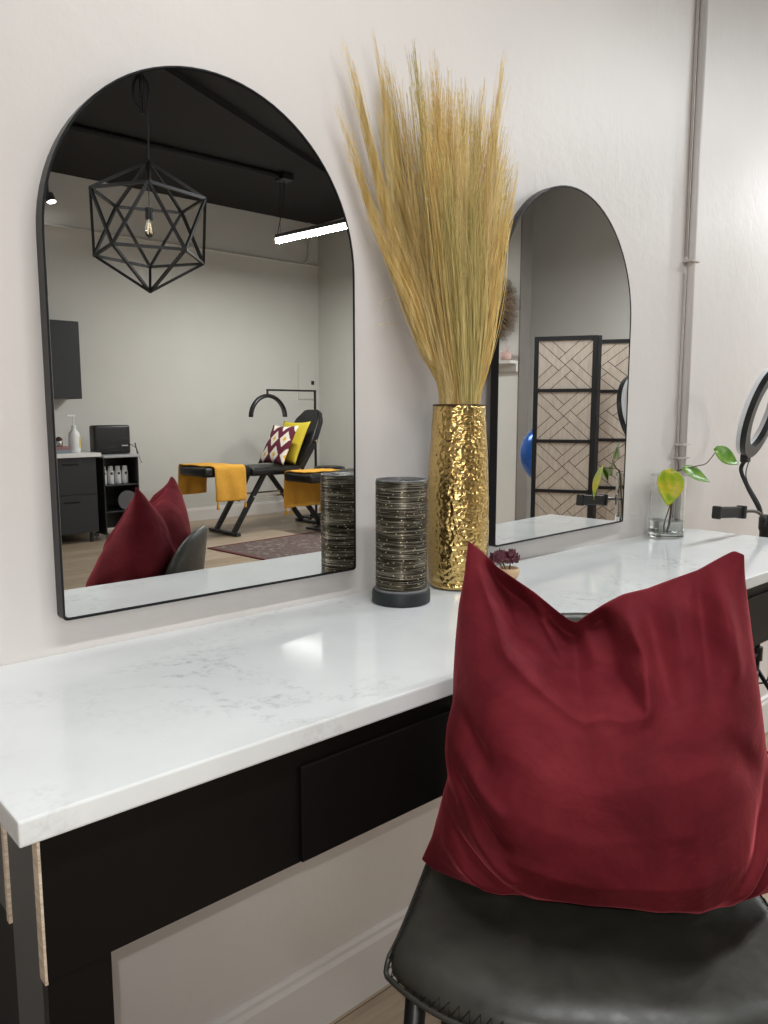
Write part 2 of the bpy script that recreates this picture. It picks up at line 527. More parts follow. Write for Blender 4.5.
# ------------------------------------------------------------------ the camera
H = 1.3133
yaw, pitch = 0.73478, 0.12951
fw = Vector((math.sin(yaw) * math.cos(pitch), math.cos(yaw) * math.cos(pitch), -math.sin(pitch)))
rt = Vector((math.cos(yaw), -math.sin(yaw), 0)); up = rt.cross(fw)
cd = bpy.data.cameras.new('camera'); cam = bpy.data.objects.new('camera', cd); COL.objects.link(cam)
mw = Matrix.Identity(4)
for i in range(3):
    mw[i][0] = rt[i]; mw[i][1] = up[i]; mw[i][2] = -fw[i]
mw[2][3] = H
cam.matrix_world = mw
cd.sensor_fit = 'HORIZONTAL'; cd.sensor_width = 36.0; cd.lens = 36.0 * 773.0 / 768.0
cd.clip_start = 0.05; cd.clip_end = 60
scene.camera = cam

# ------------------------------------------------------------------ the room
WY = 1.22; BY = -6.03; RX = 6.43; FX = 7.4; LX = -2.6; CZ = 3.74; CT = 0.934
def slab(name, lo, hi, m):
    bm = B(); box(bm, lo, hi); return struct(name, bm, m)
slab('floor', (LX - .1, BY - .1, -0.1), (FX + .1, WY + .1, 0), M['floor'])
slab('ceiling', (LX - .1, BY - .1, CZ), (FX + .1, WY + .1, CZ + .1), M['ceiling'])
slab('wall_back', (LX - .1, WY, 0), (FX + .1, WY + .12, CZ), M['wall'])
slab('wall_front', (LX - .1, BY - .12, 0), (FX + .1, BY, CZ), M['wall_room'])
slab('wall_left', (LX - .12, BY, 0), (LX, WY, CZ), M['wall_room'])
slab('wall_right', (RX, BY, 0), (RX + .18, -2.045, CZ), M['wall_room'])
slab('wall_far', (FX, BY, 0), (FX + .12, WY, CZ), M['wall_room'])
slab('wall_end_shade', (RX - .002, -2.045, 0), (RX + .182, -2.030, CZ), mat('painted_end_shade', (0.17, 0.155, 0.14), 0.5))  # thin cover on the wall's end face, its shade painted in as dark taupe
# baseboards with a small top step
def baseboard(name, a, b_, nrm):
    bm = B(); a = Vector(a); b_ = Vector(b_); n = Vector(nrm)
    prof = [(0, 0), (0.016, 0), (0.016, 0.126), (0.011, 0.136), (0.011, 0.146), (0.004, 0.152), (0, 0.152)]
    va = [bm.verts.new(a + n * p + Vector((0, 0, z))) for p, z in prof]; vb = [bm.verts.new(b_ + n * p + Vector((0, 0, z))) for p, z in prof]
    k = len(prof)
    bm.faces.new(va); bm.faces.new(vb[::-1])
    for i in range(k): bm.faces.new((va[i], va[(i + 1) % k], vb[(i + 1) % k], vb[i]))
    return struct(name, bm, M['base_white'])
baseboard('baseboard_back', (LX, WY, 0), (FX, WY, 0), (0, -1, 0))
baseboard('baseboard_front', (LX, BY, 0), (RX, BY, 0), (0, 1, 0))
baseboard('baseboard_right', (RX, BY + .02, 0), (RX, -2.045, 0), (-1, 0, 0))
# dark joists on the black ceiling
for k, (a, b_) in enumerate((((2.2, -2.68), (5.1, -4.1)),)):
    bm = B(); bar(bm, (a[0], a[1], CZ - .03), (b_[0], b_[1], CZ - .03), 0.035, 0.05); struct('trim_1', bm, M['ceiling'])

# ------------------------------------------------------------------ arch mirrors
def arch_pts(w, h, inset=0.0, n=40):
    """outline in (a, z), origin bottom centre"""
    r = w / 2 - inset; cz = h - w / 2; c = 0.012
    c = 0.007; pts = []
    for k in range(5): pts.append((-r + c - c * math.cos(math.pi / 8 * k), inset + c - c * math.sin(math.pi / 8 * k)))
    for k in range(5): pts.append((r - c + c * math.sin(math.pi / 8 * k), inset + c - c * math.cos(math.pi / 8 * k)))
    for i in range(n + 1):
        t = math.pi * i / n
        pts.append((r * math.cos(t), cz + r * math.sin(t)))
    return pts
def arch_mirror(label, cx, cy, z0, w, h, ang, depth, lab_frame):
    t = thing('arch_mirror', label, 'mirror', (cx, cy, z0), 'arched wall mirrors')
    ca, sa = math.cos(ang), math.sin(ang)
    def W(a, z, d):   # d: towards the wall
        return Vector((cx + a * ca - d * sa, cy + a * sa + d * ca, z0 + z))
    o_ = arch_pts(w, h); i_ = arch_pts(w, h, 0.0024); n = len(o_)
    bm = B()
    of = [bm.verts.new(W(a, z, -0.001)) for a, z in o_]; inf = [bm.verts.new(W(a, z, -0.001)) for a, z in i_]
    inb = [bm.verts.new(W(a, z, 0.004)) for a, z in i_]; ob = [bm.verts.new(W(a, z, depth)) for a, z in o_]
    for i in range(n):
        j = (i + 1) % n
        bm.faces.new((of[i], of[j], inf[j], inf[i])); bm.faces.new((inf[i], inf[j], inb[j], inb[i])); bm.faces.new((of[i], ob[i], ob[j], of[j]))
    bm.faces.new(ob)
    obj('frame', bm, M['frame_side'], t, label='thin black metal frame')
    bm = B(); g = arch_pts(w, h, 0.0026); e = arch_pts(w, h, 0.0042)
    gv = [bm.verts.new(W(a, z, 0.0012)) for a, z in g]; ev = [bm.verts.new(W(a, z, 0.0003)) for a, z in e]
    for i in range(n):
        j = (i + 1) % n; f = bm.faces.new((gv[i], gv[j], ev[j], ev[i])); f.material_index = 1
    bm.faces.new(ev).material_index = 0
    bk = [bm.verts.new(W(a, z, 0.004)) for a, z in g]
    for i in range(n):
        j = (i + 1) % n; bm.faces.new((gv[i], bk[i], bk[j], gv[j])).material_index = 1
    bm.faces.new(bk[::-1]).material_index = 1
    obj('mirror_glass', bm, [M['mirror'], M['glass_edge']], t, label='silvered mirror glass')
    return t
arch_mirror('larger arched mirror in black frame, left of the gold vase, reflecting the treatment beds', 0.7065, 1.1946, 0.9915, 0.590, 0.876, 0.0, 0.0244, None)
arch_mirror('smaller looking arched mirror in black frame, right of the gold vase, reflecting the folding screen', 1.7225, 1.1857, 0.9915, 0.617, 0.880, R(2.54), 0.0200, None)

# ------------------------------------------------------------------ vanity desk
XL, XR, YF = 0.200, 2.415, 0.729
bm = B(); box(bm, (XL, YF, CT - 0.0265), (XR, 1.2195, CT), 0.0025)
tag(obj('countertop', bm, M['quartz']), 'long white quartz countertop with grey veins along the mirror wall', 'countertop')
desk = thing('vanity_desk', 'black vanity desk base with drawers under the white quartz countertop', 'desk', (1.3, 0.97, 0))
ZT = CT - 0.0267; ZB = 0.753
bm = B(); box(bm, (0.2215, 0.741, ZB - 0.0), (XR - 0.02, 0.757, ZT), 0.0008); obj('apron_panel', bm, M['black_paint'], desk)
bm = B(); box(bm, (0.2190, 0.7412, 0.750), (0.2220, 0.7565, ZT - 0.002)); obj('plywood_edge', bm, M['ply'], desk, label='raw plywood edge strip')
bm = B(); box(bm, (0.2215, 0.743, 0), (0.2865, 0.758, ZB + .01), 0.0008)
obj('leg', bm, M['black_paint'], desk)
bm = B(); box(bm, (XR - 0.09, 0.743, 0), (XR - 0.02, 0.758, ZB + .01), 0.0008)
obj('leg', bm, M['black_paint'], desk)
bm = B(); box(bm, (0.2205, 0.757, 0), (0.262, 0.846, ZT), 0.0008); obj('side_post', bm, M['grey_paint'], desk, label='charcoal side post')
bm = B(); box(bm, (0.2170, 0.846, 0.762), (0.232, 0.854, ZT - .001)); obj('plywood_edge', bm, M['ply'], desk, label='raw plywood strip behind the side post')
bm = B(); box(bm, (0.223, 0.854, 0.757), (0.240, 1.218, ZT), 0.0008); obj('side_rail', bm, M['grey_paint'], desk)
bm = B(); box(bm, (0.262, 0.86, 0), (0.30, 1.2, 0.757)); obj('inner_panel', bm, M['black_matte'], desk)
for k, (x0, x1) in enumerate(((0.527, 1.13), (1.36, 1.985))):
    bm = B(); box(bm, (x0, 0.7345, 0.7555), (x1, 0.7412, 0.880), 0.0012)
    obj('drawer_front', bm, M['black_paint'], desk)

# ------------------------------------------------------------------ conduit on the wall
cp = thing('wall_conduit', 'painted metal conduit pipe running down the wall to the countertop end', 'pipe', (2.378, 1.2, CT))
bm = B(); tube(bm, [(2.380, 1.2035, CT + .001), (2.378, 1.2035, 1.75), (2.372, 1.2035, CZ)], 0.0125, 14); obj('pipe', bm, M['conduit'], cp, True)
bm = B(); tube(bm, [(2.362, 1.215, 1.79), (2.358, 1.215, 2.6), (2.352, 1.215, CZ)], 0.004, 8)
tube(bm, [(2.3665, 1.216, CT + .001), (2.364, 1.216, 1.74)], 0.003, 8); obj('thin_wire', bm, M['conduit_dirty'], cp, True)
for z in (1.775, 1.208, 1.165):
    bm = B(); box(bm, (2.352, 1.188, z - .0025), (2.402, 1.2195, z + .0025), 0.001); obj('strap', bm, M['conduit_dirty'] if z > 1.5 else M['conduit'], cp)

# ------------------------------------------------------------------ gold vase
VX, VY = 1.232, 1.125
vase = thing('gold_vase', 'tall hammered gold metal vase holding dried grass on the countertop', 'vase', (VX, VY, CT))
bm = B()
prof = [(0.0, CT + .0005), (0.052, CT + .0005), (0.0585, CT + .004), (0.0615, CT + .012)]
ctrl = [(0.012, 0.0615), (0.06, 0.0660), (0.12, 0.0672), (0.19, 0.0668), (0.27, 0.0635), (0.34, 0.0590), (0.391, 0.0560)]
for k in range(60):
    z = 0.012 + (0.391 - 0.012) * k / 59
    for (z0, r0), (z1, r1) in zip(ctrl, ctrl[1:]):
        if z0 <= z <= z1 + 1e-9:
            t = (z - z0) / (z1 - z0); t = t * t * (3 - 2 * t) * 0.5 + t * 0.5
            prof.append((lerp(r0, r1, t), CT + z)); break
inner = [(0.0525, CT + 0.391), (0.052, CT + 0.30), (0.05, CT + .03), (0, CT + .03)]
vs = lathe(bm, prof + inner, (VX, VY), 96)
hr = random.Random(3)
dents = [(hr.uniform(0, 6.283), hr.uniform(0.02, 0.375), hr.uniform(0.006, 0.011), hr.uniform(0.0003, 0.0009)) for _ in range(420)]
for v in bm.verts:
    d = Vector((v.co.x - VX, v.co.y - VY, 0)); z = v.co.z - CT
    if d.length < 0.0535 or z < 0.014: continue
    a = math.atan2(d.y, d.x) % 6.283; h = 0
    for da, dz, w, k in dents:
        if abs(z - dz) > 0.022: continue
        q = abs(a - da); q = min(q, 6.283 - q) * 0.066
        if q < 0.022: h -= k * math.exp(-(q * q + (z - dz) ** 2) / (w * w))
    v.co += d.normalized() * max(h, -0.0016)
obj('vase_body', bm, M['gold'], vase, True)
bm = B(); zc_ = CT + 0.392
tube(bm, [(VX + 0.0545 * math.cos(t * math.pi / 24), VY + 0.0545 * math.sin(t * math.pi / 24), zc_) for t in range(48)], 0.0022, 8, closed=True)
obj('vase_rim', bm, M['rim_brown'], vase, True, label='dark bronze rim')

# ------------------------------------------------------------------ dried grass
grass = thing('dried_grass_bouquet', 'big fan of straw-coloured dried grass standing in the gold vase', 'dried grass', (VX, VY, CT + 0.1))
def plume(tip, x0, y0, bend, n, width, mi, tuft=0.25, feather=0.05):
    """a bundle of fine fibres from the vase mouth to a feathery point"""
    bm = B(); tip = Vector((0, 0, H)) + (Vector(tip) - Vector((0, 0, H))) * (1.190 / tip[1] if tip[0] < 1.05 else 1.02) + Vector((0, 0, .012))
    base = Vector((x0, y0, CT + 0.37)); foot = Vector((lerp(VX, x0, 0.35), lerp(VY, y0, 0.35), CT + 0.10))
    g = random.Random(int(tip.x * 1e4) + int(tip.z * 1e3))
    ax = (tip - base); side = ax.cross(Vector((0.66, 0.74, 0))).normalized(); dep = ax.cross(side).normalized()
    mid = base + Vector((ax.x * 0.27, ax.y * 0.4, ax.z * 0.5)) + side * bend * 0.5
    n = int(n * 1.3); subs = [0.0, g.uniform(-.030, -.012), g.uniform(.012, .030), g.uniform(-.012, .012)]
    for k in range(n):
        a = g.gauss(0, 0.5); b_ = g.gauss(0, 0.5)
        u = g.random()
        ln = 1.0 - tuft * (u ** 1.4) - (.0, .07, .11, .03)[k % 4]            # fibres end at different heights
        sp = width * (0.35 + 0.65 * g.random())
        pts = []; m_ = 9
        fx = subs[k % len(subs)] + g.gauss(0, feather) * 0.6 * (0.3 + u)
        wob = g.uniform(-1, 1) * 0.004
        for i in range(m_ + 1):
            t = i / m_ * ln
            p = base * ((1 - t) ** 2) + mid * (2 * t * (1 - t)) + tip * (t * t)
            env = (0.28 + 1.22 * math.sin(math.pi * min(1, t * 0.80 + 0.01)) ** 1.15) * (1 - 0.82 * t ** 2.4)
            late = max(0, t - 0.55) / 0.45
            p = p + side * (a * sp * env + fx * late * late + wob * math.sin(t * 9 + k)) + dep * (b_ * sp * 0.8 * env)
            pts.append(p)
        pts = [foot.lerp(pts[0], 0.0) + (pts[0] - base) * 0.3] + pts
        r0 = g.uniform(0.0008, 0.0014)
        w_ = [r0 * (1 - 0.75 * (i / (len(pts) - 1)) ** 1.5) for i in range(len(pts))]
        # flat three-sided fibre
        th = g.uniform(0, 3.14)
        ring = []
        for p, w in zip(pts, w_):
            ring.append([bm.verts.new(p + (side * math.cos(th + q * 2.094) + dep * math.sin(th + q * 2.094)) * w) for q in range(3)])
        for A_, C_ in zip(ring, ring[1:]):
            for q in range(3): bm.faces.new((A_[q], A_[(q + 1) % 3], C_[(q + 1) % 3], C_[q]))
    for v in bm.verts:                      # stay off the wall and inside the vase mouth
        if tip.x < 1.08 and v.co.z > 1.50: v.co.y = lerp(v.co.y, 1.197, 0.88 * sstep(1.50, 1.74, v.co.z))
        if v.co.y > 1.206: v.co.y = 1.206 - 0.2 * min(0.05, v.co.y - 1.206)
        d = Vector((v.co.x - VX, v.co.y - VY, 0)); lim = 0.0455 + 0.9 * max(0, v.co.z - CT - 0.442)
        if d.length > lim and v.co.z < CT + 0.6:
            d = d.normalized() * lim; v.co.x = VX + d.x; v.co.y = VY + d.y
    obj('plume', bm, M['straw'][mi], grass, True)
PL = [  # tip (x, y, z), mouth (dx, dy), bend, fibres, width, hue
    ((0.910, 1.12, 1.965), (-0.036, 0.012), 0.035, 95, 0.019, 0, .26, .02),
    ((0.885, 1.10, 1.838), (-0.042, 0.000), 0.055, 85, 0.017, 0, .35, .02),
    ((0.915, 1.08, 1.715), (-0.044, -0.010), 0.055, 45, 0.011, 2, .45, .03),
    ((0.988, 1.12, 1.990), (-0.030, 0.016), 0.018, 100, 0.021, 0, .28, .02),
    ((1.005, 1.11, 1.962), (-0.030, 0.005), 0.020, 85, 0.021, 1, .35, .03),
    ((1.030, 1.12, 1.935), (-0.024, 0.020), 0.012, 90, 0.024, 3, .40, .03),
    ((1.093, 1.13, 2.010), (-0.016, 0.022), 0.010, 125, 0.027, 1, .32, .03),
    ((1.115, 1.10, 1.985), (-0.012, 0.000), 0.006, 125, 0.025, 0, .30, .025),
    ((1.150, 1.13, 1.985), (-0.006, 0.024), 0.004, 120, 0.027, 3, .35, .03),
    ((1.160, 1.06, 1.930), (-0.010, -0.022), 0.012, 110, 0.026, 2, .42, .03),
    ((1.183, 1.12, 1.975), (0.000, 0.016), -0.002, 105, 0.023, 0, .30, .02),
    ((1.224, 1.12, 1.972), (0.008, 0.010), -0.006, 105, 0.023, 2, .28, .02),
    ((1.270, 1.12, 1.962), (0.014, 0.016), -0.008, 105, 0.025, 1, .34, .03),
    ((1.293, 1.12, 1.985), (0.020, 0.010), -0.010, 105, 0.022, 0, .28, .02),
    ((1.356, 1.12, 2.062), (0.026, 0.010), -0.030, 95, 0.017, 2, .32, .015),
    ((1.362, 1.12, 1.872), (0.034, 0.006), -0.040, 75, 0.015, 0, .36, .015),
    ((1.376, 1.10, 1.838), (0.038, -0.004), -0.044, 65, 0.014, 2, .40, .02),
    ((1.340, 1.10, 1.850), (0.030, -0.012), -0.022, 85, 0.020, 1, .42, .03),
    ((0.962, 1.09, 1.878), (-0.036, -0.012), 0.035, 95, 0.023, 2, .42, .03),
    ((1.062, 1.07, 1.900), (-0.020, -0.022), 0.018, 110, 0.026, 0, .42, .03),
    ((1.240, 1.06, 1.895), (0.010, -0.026), 0.000, 110, 0.026, 3, .42, .03),
    ((1.312, 1.08, 1.888), (0.022, -0.018), -0.012, 95, 0.022, 2, .40, .03),
    ((1.090, 1.05, 1.80), (-0.014, -0.032), 0.014, 120, 0.026, 1, .40, .03),
    ((1.170, 1.04, 1.79), (0.000, -0.034), 0.004, 120, 0.026, 1, .40, .03),
    ((0.985, 1.07, 1.775), (-0.032, -0.020), 0.030, 90, 0.022, 3, .40, .03),
    ((1.300, 1.05, 1.76), (0.020, -0.028), -0.012, 90, 0.022, 0, .40, .03),
]
for tip, (dx, dy), bd, n_, w_, mi, tf, fe in PL:
    plume(tip, VX + dx, VY + dy, bd, n_, w_, mi, tf, fe)
# a few loose wisps springing out of the bundle
for (z, s, ln, dz) in ((1.50, -1, .09, .03), (1.47, -1, .11, .015), (1.44, -1, .06, -.02), (1.45, 1, .05, .06), (1.38, 1, .04, .05)):
    x0 = VX + s * (0.03 + (z - 1.32) * (0.40 if s < 0 else 0.15)); y0 = 1.185 if s < 0 else 1.13
    pts = catmull([(x0, y0, z), (x0 + s * ln * .5, y0 - .01, z + dz * 1.3), (x0 + s * ln, y0 - .015, z + dz * .7)], 6)
    bm = B(); tube(bm, pts, 0.00045, 4); obj('loose_wisp', bm, M['straw'][2], grass, True)

# ------------------------------------------------------------------ wire wrapped cylinder lamp
LXc, LYc = 1.046, 1.106
lamp = thing('cylinder_lamp', 'dark wire-wrapped cylinder lamp on a slate base, left of the gold vase', 'lamp', (LXc, LYc, CT))
bm = B(); lathe(bm, [(0.0, CT + .0005), (0.0555, CT + .0005), (0.0585, CT + .003), (0.0585, CT + .023), (0.0565, CT + .0265), (0, CT + .0265)], (LXc, LYc), 56); obj('lamp_base', bm, M['slate_base'], lamp, True, angle=40)
bm = B(); lathe(bm, [(0.0, CT + .0265), (0.0545, CT + .0265), (0.0545, CT + .029), (0.052, CT + .031), (0, CT + .031)], (LXc, LYc), 56); obj('lamp_collar', bm, M['clear_lip'], lamp, True, label='grey plastic collar', angle=40)
bm = B(); g = random.Random(5); pr = [(0, CT + .031)]
nz = 74; zt = CT + 0.243
for k in range(nz):
    z = lerp(CT + .031, zt, k / (nz - 1)); pr.append((0.0516 + g.uniform(-.0002, .0002), z))
pr += [(0.047, zt + .003), (0.0, zt + .003)]
lathe(bm, pr, (LXc, LYc), 64); obj('lamp_shade', bm, M['wrap'], lamp, True)
bm = B()
for i in range(260):
    if True:
        a = i * 2.39996 + g.uniform(-.2, .2); z = lerp(CT + .040, zt - .010, (i + .5) / 260) + g.uniform(-.004, .004)
        bar(bm, (LXc + .0520 * math.cos(a), LYc + .0520 * math.sin(a), z), (LXc + .0520 * math.cos(a + .04), LYc + .0520 * math.sin(a + .04), z), 0.0022, 0.0013)
o = obj('gold_dots', bm, M['bead'], lamp, label='tiny gold dots'); 
bm = B()
for k in range(20):
    a = k * math.pi / 10; bar(bm, (LXc + .006 * math.cos(a), LYc + .006 * math.sin(a), zt + .0035), (LXc + .047 * math.cos(a), LYc + .047 * math.sin(a), zt + .0035), 0.0016, 0.001)
tube(bm, [(LXc + .0495 * math.cos(t * math.pi / 24), LYc + .0495 * math.sin(t * math.pi / 24), zt + .0025) for t in range(48)], 0.0018, 6, closed=True)
obj('top_grille', bm, M['clear_lip'], lamp, label='ribbed grey top')

# ------------------------------------------------------------------ dried flower in a small tan pot
FXp, FYp = 1.372, 1.095
fp = thing('dried_flower_pot', 'small tan pot with maroon dried flowers behind the burgundy pillow, right of the gold vase', 'flower pot', (FXp, FYp, CT))
bm = B(); lathe(bm, [(0, CT + .0005), (.018, CT + .0005), (.024, CT + .010), (.026, CT + .022), (.023, CT + .026), (.019, CT + .020), (0, CT + .018)], (FXp, FYp), 32); obj('pot', bm, M['tan_pot'], fp, True)
def flower(c, r, seed):
    bm = B(); g = random.Random(seed); c = Vector(c)
    for ring_, (n, tilt, s) in enumerate(((9, 1.75, .9), (9, 1.35, 1.0), (8, .95, 1.0), (7, .6, .95), (5, .25, .9))):
        for k in range(n):
            a = 2 * math.pi * k / n + ring_ * .5 + g.uniform(-.2, .2)
            d = Vector((math.cos(a) * math.sin(tilt), math.sin(a) * math.sin(tilt), math.cos(tilt) * 1.1)); sd = Vector((-math.sin(a), math.cos(a), 0)); w = r * .50 * s
            P_ = []
            for i in range(4):
                t = i / 3; row = []
                for j in range(3):
                    q = (j - 1)
                    row.append(c + d * (r * s * t) + sd * (q * w * math.sin(math.pi * min(1, .25 + .7 * t))) + Vector((0, 0, .004 * q * q * (1 + g.random()) + .006 * t * t * (g.random() - .2))))
                P_.append(row)
            thick_sheet(bm, P_, 0.0006)
    return bm
for k, (dx, dy, dz, r) in enumerate(((-.034, .010, .052, .019), (.004, -.004, .050, .024), (-.014, .012, .056, .018))):
    obj('flower_head', flower((FXp + dx, FYp + dy, CT + dz - .010), r * .82, k), M['petal'], fp)
for dx, dy in ((-.034, .010), (.004, -.004), (-.014, .012)):
    bm = B(); tube(bm, [(FXp + dx * .3, FYp + dy * .3, CT + .018), (FXp + dx, FYp + dy, CT + .052)], 0.0016, 6); obj('flower_stem', bm, M['stem'], fp, True)

# ------------------------------------------------------------------ glass of water with a cutting
GX, GY, GR, GT = 2.196, 1.150, 0.0515, CT + 0.190
gv = thing('glass_vase', 'clear straight-sided glass with a little water at the right end of the countertop', 'glass', (GX, GY, CT))
bm = B(); lathe(bm, [(0, CT + .0006), (GR - .003, CT + .0006), (GR, CT + .004), (GR, GT - .001), (GR - .001, GT), (GR - .002, GT - .001), (GR - .0024, CT + .020), (GR - .008, CT + .0155), (0, CT + .015)], (GX, GY), 56); obj('glass_body', bm, M['glass'], gv, True, angle=35)
bm = B(); lathe(bm, [(0, CT + .0152), (GR - .0082, CT + .0157), (GR - .0026, CT + .0202), (GR - .0026, CT + .052), (0, CT + .052)], (GX, GY), 48); obj('water', bm, M['water'], gv, True, label='clear water', angle=35)
cut = thing('plant_cutting', 'vine cutting with one yellowing and two green leaves standing in the glass', 'plant', (GX - .03, GY, CT + .018))
bm = B()
n0 = Vector((GX - .030, GY - .018, CT + .019))
s1 = catmull([n0, (GX - .022, GY - .022, CT + .07), (2.170, 1.124, CT + .13), (2.164, 1.122, CT + .186), (2.160, 1.110, CT + .203), (2.185, 1.09, CT + .212), (2.215, 1.07, CT + .220), (2.245, 1.06, CT + .226), (2.272, 1.052, CT + .250), (2.284, 1.05, CT + .262)], 7)
tube(bm, s1, [0.0028 - 0.0016 * i / (len(s1) - 1) for i in range(len(s1))], 7)
s2 = catmull([n0 + Vector((.006, .004, 0)), (GX - .012, GY - .018, CT + .06), (2.172, 1.124, CT + .120)], 6); tube(bm, s2, 0.0021, 6)
s3 = catmull([n0 + Vector((-.004, .006, 0)), (GX - .034, GY - .012, CT + .05), (2.170, 1.126, CT + .110), (2.166, 1.124, CT + .16)], 6); tube(bm, s3, 0.0019, 6)
s4 = catmull([(2.164, 1.108, CT + .204), (2.158, 1.10, CT + .22), (2.140, 1.10, CT + .245)], 5); tube(bm, s4, [0.0018 - .0013 * i / (len(s4) - 1) for i in range(len(s4))], 6)
tube(bm, [(2.160, 1.110, CT + .203), (2.105, 1.093, CT + .207)], 0.0016, 6)
obj('stem', bm, M['stem'], cut, True)
def leaf(a, b_, nrm, w, m, cup=0.12, droop=0.0):
    """heart shaped leaf from stalk a to tip b_"""
    a = Vector(a); b_ = Vector(b_); d = b_ - a; L_ = d.length; d.normalize()
    n = Vector(nrm); n = (n - d * n.dot(d)).normalized(); s = d.cross(n)
    P_ = []; NI, NJ = 13, 9
    for i in range(NI):
        t = i / (NI - 1); row = []
        ww = w * (math.sin(math.pi * (t ** 0.72)) ** 0.75) * (1 - 0.25 * t) if 0 < t < 1 else 0.0006
        for j in range(NJ):
            q = (j / (NJ - 1) - .5) * 2
            back = 0.10 * L_ * abs(q) ** 1.5 * (1 - t) ** 3
            row.append(a + d * (t * L_ - back) + s * (q * ww) + n * (cup * ww * (q * q) - droop * L_ * t * t + 0.0015 * math.sin(7 * t + 2 * q)))
        P_.append(row)
    bm = B(); thick_sheet(bm, P_, 0.0006, 0.3)
    bar(bm, a + n * .0008, b_ + n * (.0008 - droop * L_), 0.0012, 0.0008)
    return obj('leaf', bm, m, cut, True)
leaf((2.100, 1.093, CT + .207), (2.068, 1.080, CT + .112), (-.66, -.74, .1), 0.043, M['leaf_yellow'], .14, .05)
leaf((2.171, 1.088, CT + .208), (2.250, 1.040, CT + .178), (-.45, -.6, .75), 0.028, M['leaf_green'], .2, .12)
leaf((2.284, 1.050, CT + .262), (2.363, 1.010, CT + .224), (-.5, -.75, .45), 0.030, M['leaf_green'], .15, .08)
leaf((2.105, 1.093, CT + .207), (2.110, 1.112, CT + .160), (.5, .2, .8), 0.014, M['leaf_green'], .2, .05)

# ------------------------------------------------------------------ ring light on its stand, past the counter end
SX, SY = 2.570, 1.005
rl = thing('ring_light_stand', 'black ring light on a gooseneck tripod stand beyond the right end of the countertop', 'ring light', (SX, SY, 0))
RC = Vector((2.529, 1.027, 1.308)); RRr = 0.131
dv = (RC - Vector((0, 0, H))).normalized(); lean = Matrix.Rotation(R(15), 3, dv)
nrm = Vector((math.cos(R(98)), math.sin(R(98)), 0)); ex = nrm.cross(Vector((0, 0, 1))).normalized(); ez = ex.cross(nrm)
nrm = lean @ nrm; ex = lean @ ex; ez = lean @ ez
def ring_pts(r, off, n=56): return [RC + nrm * off + (ex * math.cos(2 * math.pi * k / n) + ez * math.sin(2 * math.pi * k / n)) * r for k in range(n)]
def band(bm, r0, r1, o0, o1, n=64):
    loops = [ring_pts(r0, o0, n), ring_pts(r1, o0, n), ring_pts(r1, o1, n), ring_pts(r0, o1, n)]
    V = [[bm.verts.new(p) for p in l] for l in loops]
    for a in range(4):
        A_, C_ = V[a], V[(a + 1) % 4]
        for k in range(n): bm.faces.new((A_[k], A_[(k + 1) % n], C_[(k + 1) % n], C_[k]))
bm = B(); band(bm, RRr - .024, RRr + .012, -.014, .003); obj('ring_housing', bm, M['black_plastic'], rl, True, angle=40)
bm = B(); band(bm, RRr - .021, RRr + .009, .003, .017); obj('diffuser', bm, M['diffuser_white'], rl, True, label='white ring diffuser, switched off', angle=40)
hub = Vector((2.555, 1.002, 0.955))
neck0 = RC + ez * -(RRr + .008)
if neck0.z > RC.z: neck0 = RC + ez * (RRr + .008)
bm = B(); box(bm, neck0 + Vector((-.014, -.012, -.022)), neck0 + Vector((.014, .012, .016)), .004); obj('ring_bracket', bm, M['black_plastic'], rl)
bm = B(); tube(bm, catmull([neck0 + Vector((0, 0, -.015)), (2.53, 1.078, 1.125), (2.53, 1.052, 1.068), (2.54, 1.022, 1.010), hub], 8), 0.0065, 10); obj('gooseneck', bm, M['black_plastic'], rl, True)
bm = B(); tube(bm, catmull([neck0 + Vector((.01, -.01, -.01)), (2.530, 1.06, 1.10), (2.545, 1.015, 1.01), (2.548, 1.005, .95), (2.545, .99, .905), (2.56, 1.0, .90)], 8), 0.0018, 6); obj('power_cord', bm, M['black_plastic'], rl, True)
bm = B(); tube(bm, catmull([hub, (2.51, .995, .985), (2.43, .985, 1.008), (2.34, .985, 1.016)], 8), 0.0052, 10); obj('phone_arm', bm, M['black_plastic'], rl, True)
bm = B(); Rh = Matrix.Rotation(R(4.5), 3, 'Y')
box(bm, (2.168, .977, 1.004), (2.335, .995, 1.037), .005, Rh); box(bm, (2.163, .972, 1.002), (2.174, .998, 1.039), .004, Rh, (2.255, .985, 1.021)); box(bm, (2.322, .970, 1.001), (2.338, .998, 1.040), .004, Rh, (2.255, .985, 1.021))
obj('phone_holder', bm, M['phone_clip'], rl)
bm = B(); lathe(bm, [(0, .86), (.013, .86), (.016, .88), (.016, .93), (.02, .94), (.02, .975), (.012, .985), (0, .985)], (hub.x, hub.y), 24); obj('hub', bm, M['black_plastic'], rl, True, angle=40)
bm = B(); tube(bm, [(hub.x, hub.y, .10), (SX - .002, SY + .002, .5)], .0105, 12); tube(bm, [(SX - .002, SY + .002, .5), (hub.x, hub.y, .87)], .0085, 12); obj('pole', bm, M['black_plastic'], rl, True)
bm = B(); lathe(bm, [(0, .50), (.018, .50), (.018, .545), (0, .545)], (SX - .003, SY + .002), 20); box(bm, (SX - .055, SY - .008, .516), (SX - .01, SY + .008, .53), .003); obj('clamp_knob', bm, M['black_plastic'], rl)
for k in range(3):
    a = R(195 + 120 * k); e = Vector((SX + .30 * math.cos(a), SY + .30 * math.sin(a) * (.6 if math.sin(a) > 0 else 1), .008))
    bm = B(); tube(bm, [(SX, SY, .47), e], .0075, 8); tube(bm, [(SX, SY, .16), Vector((SX, SY, .47)).lerp(e, .55)], .005, 8); obj('leg', bm, M['black_plastic'], rl, True)
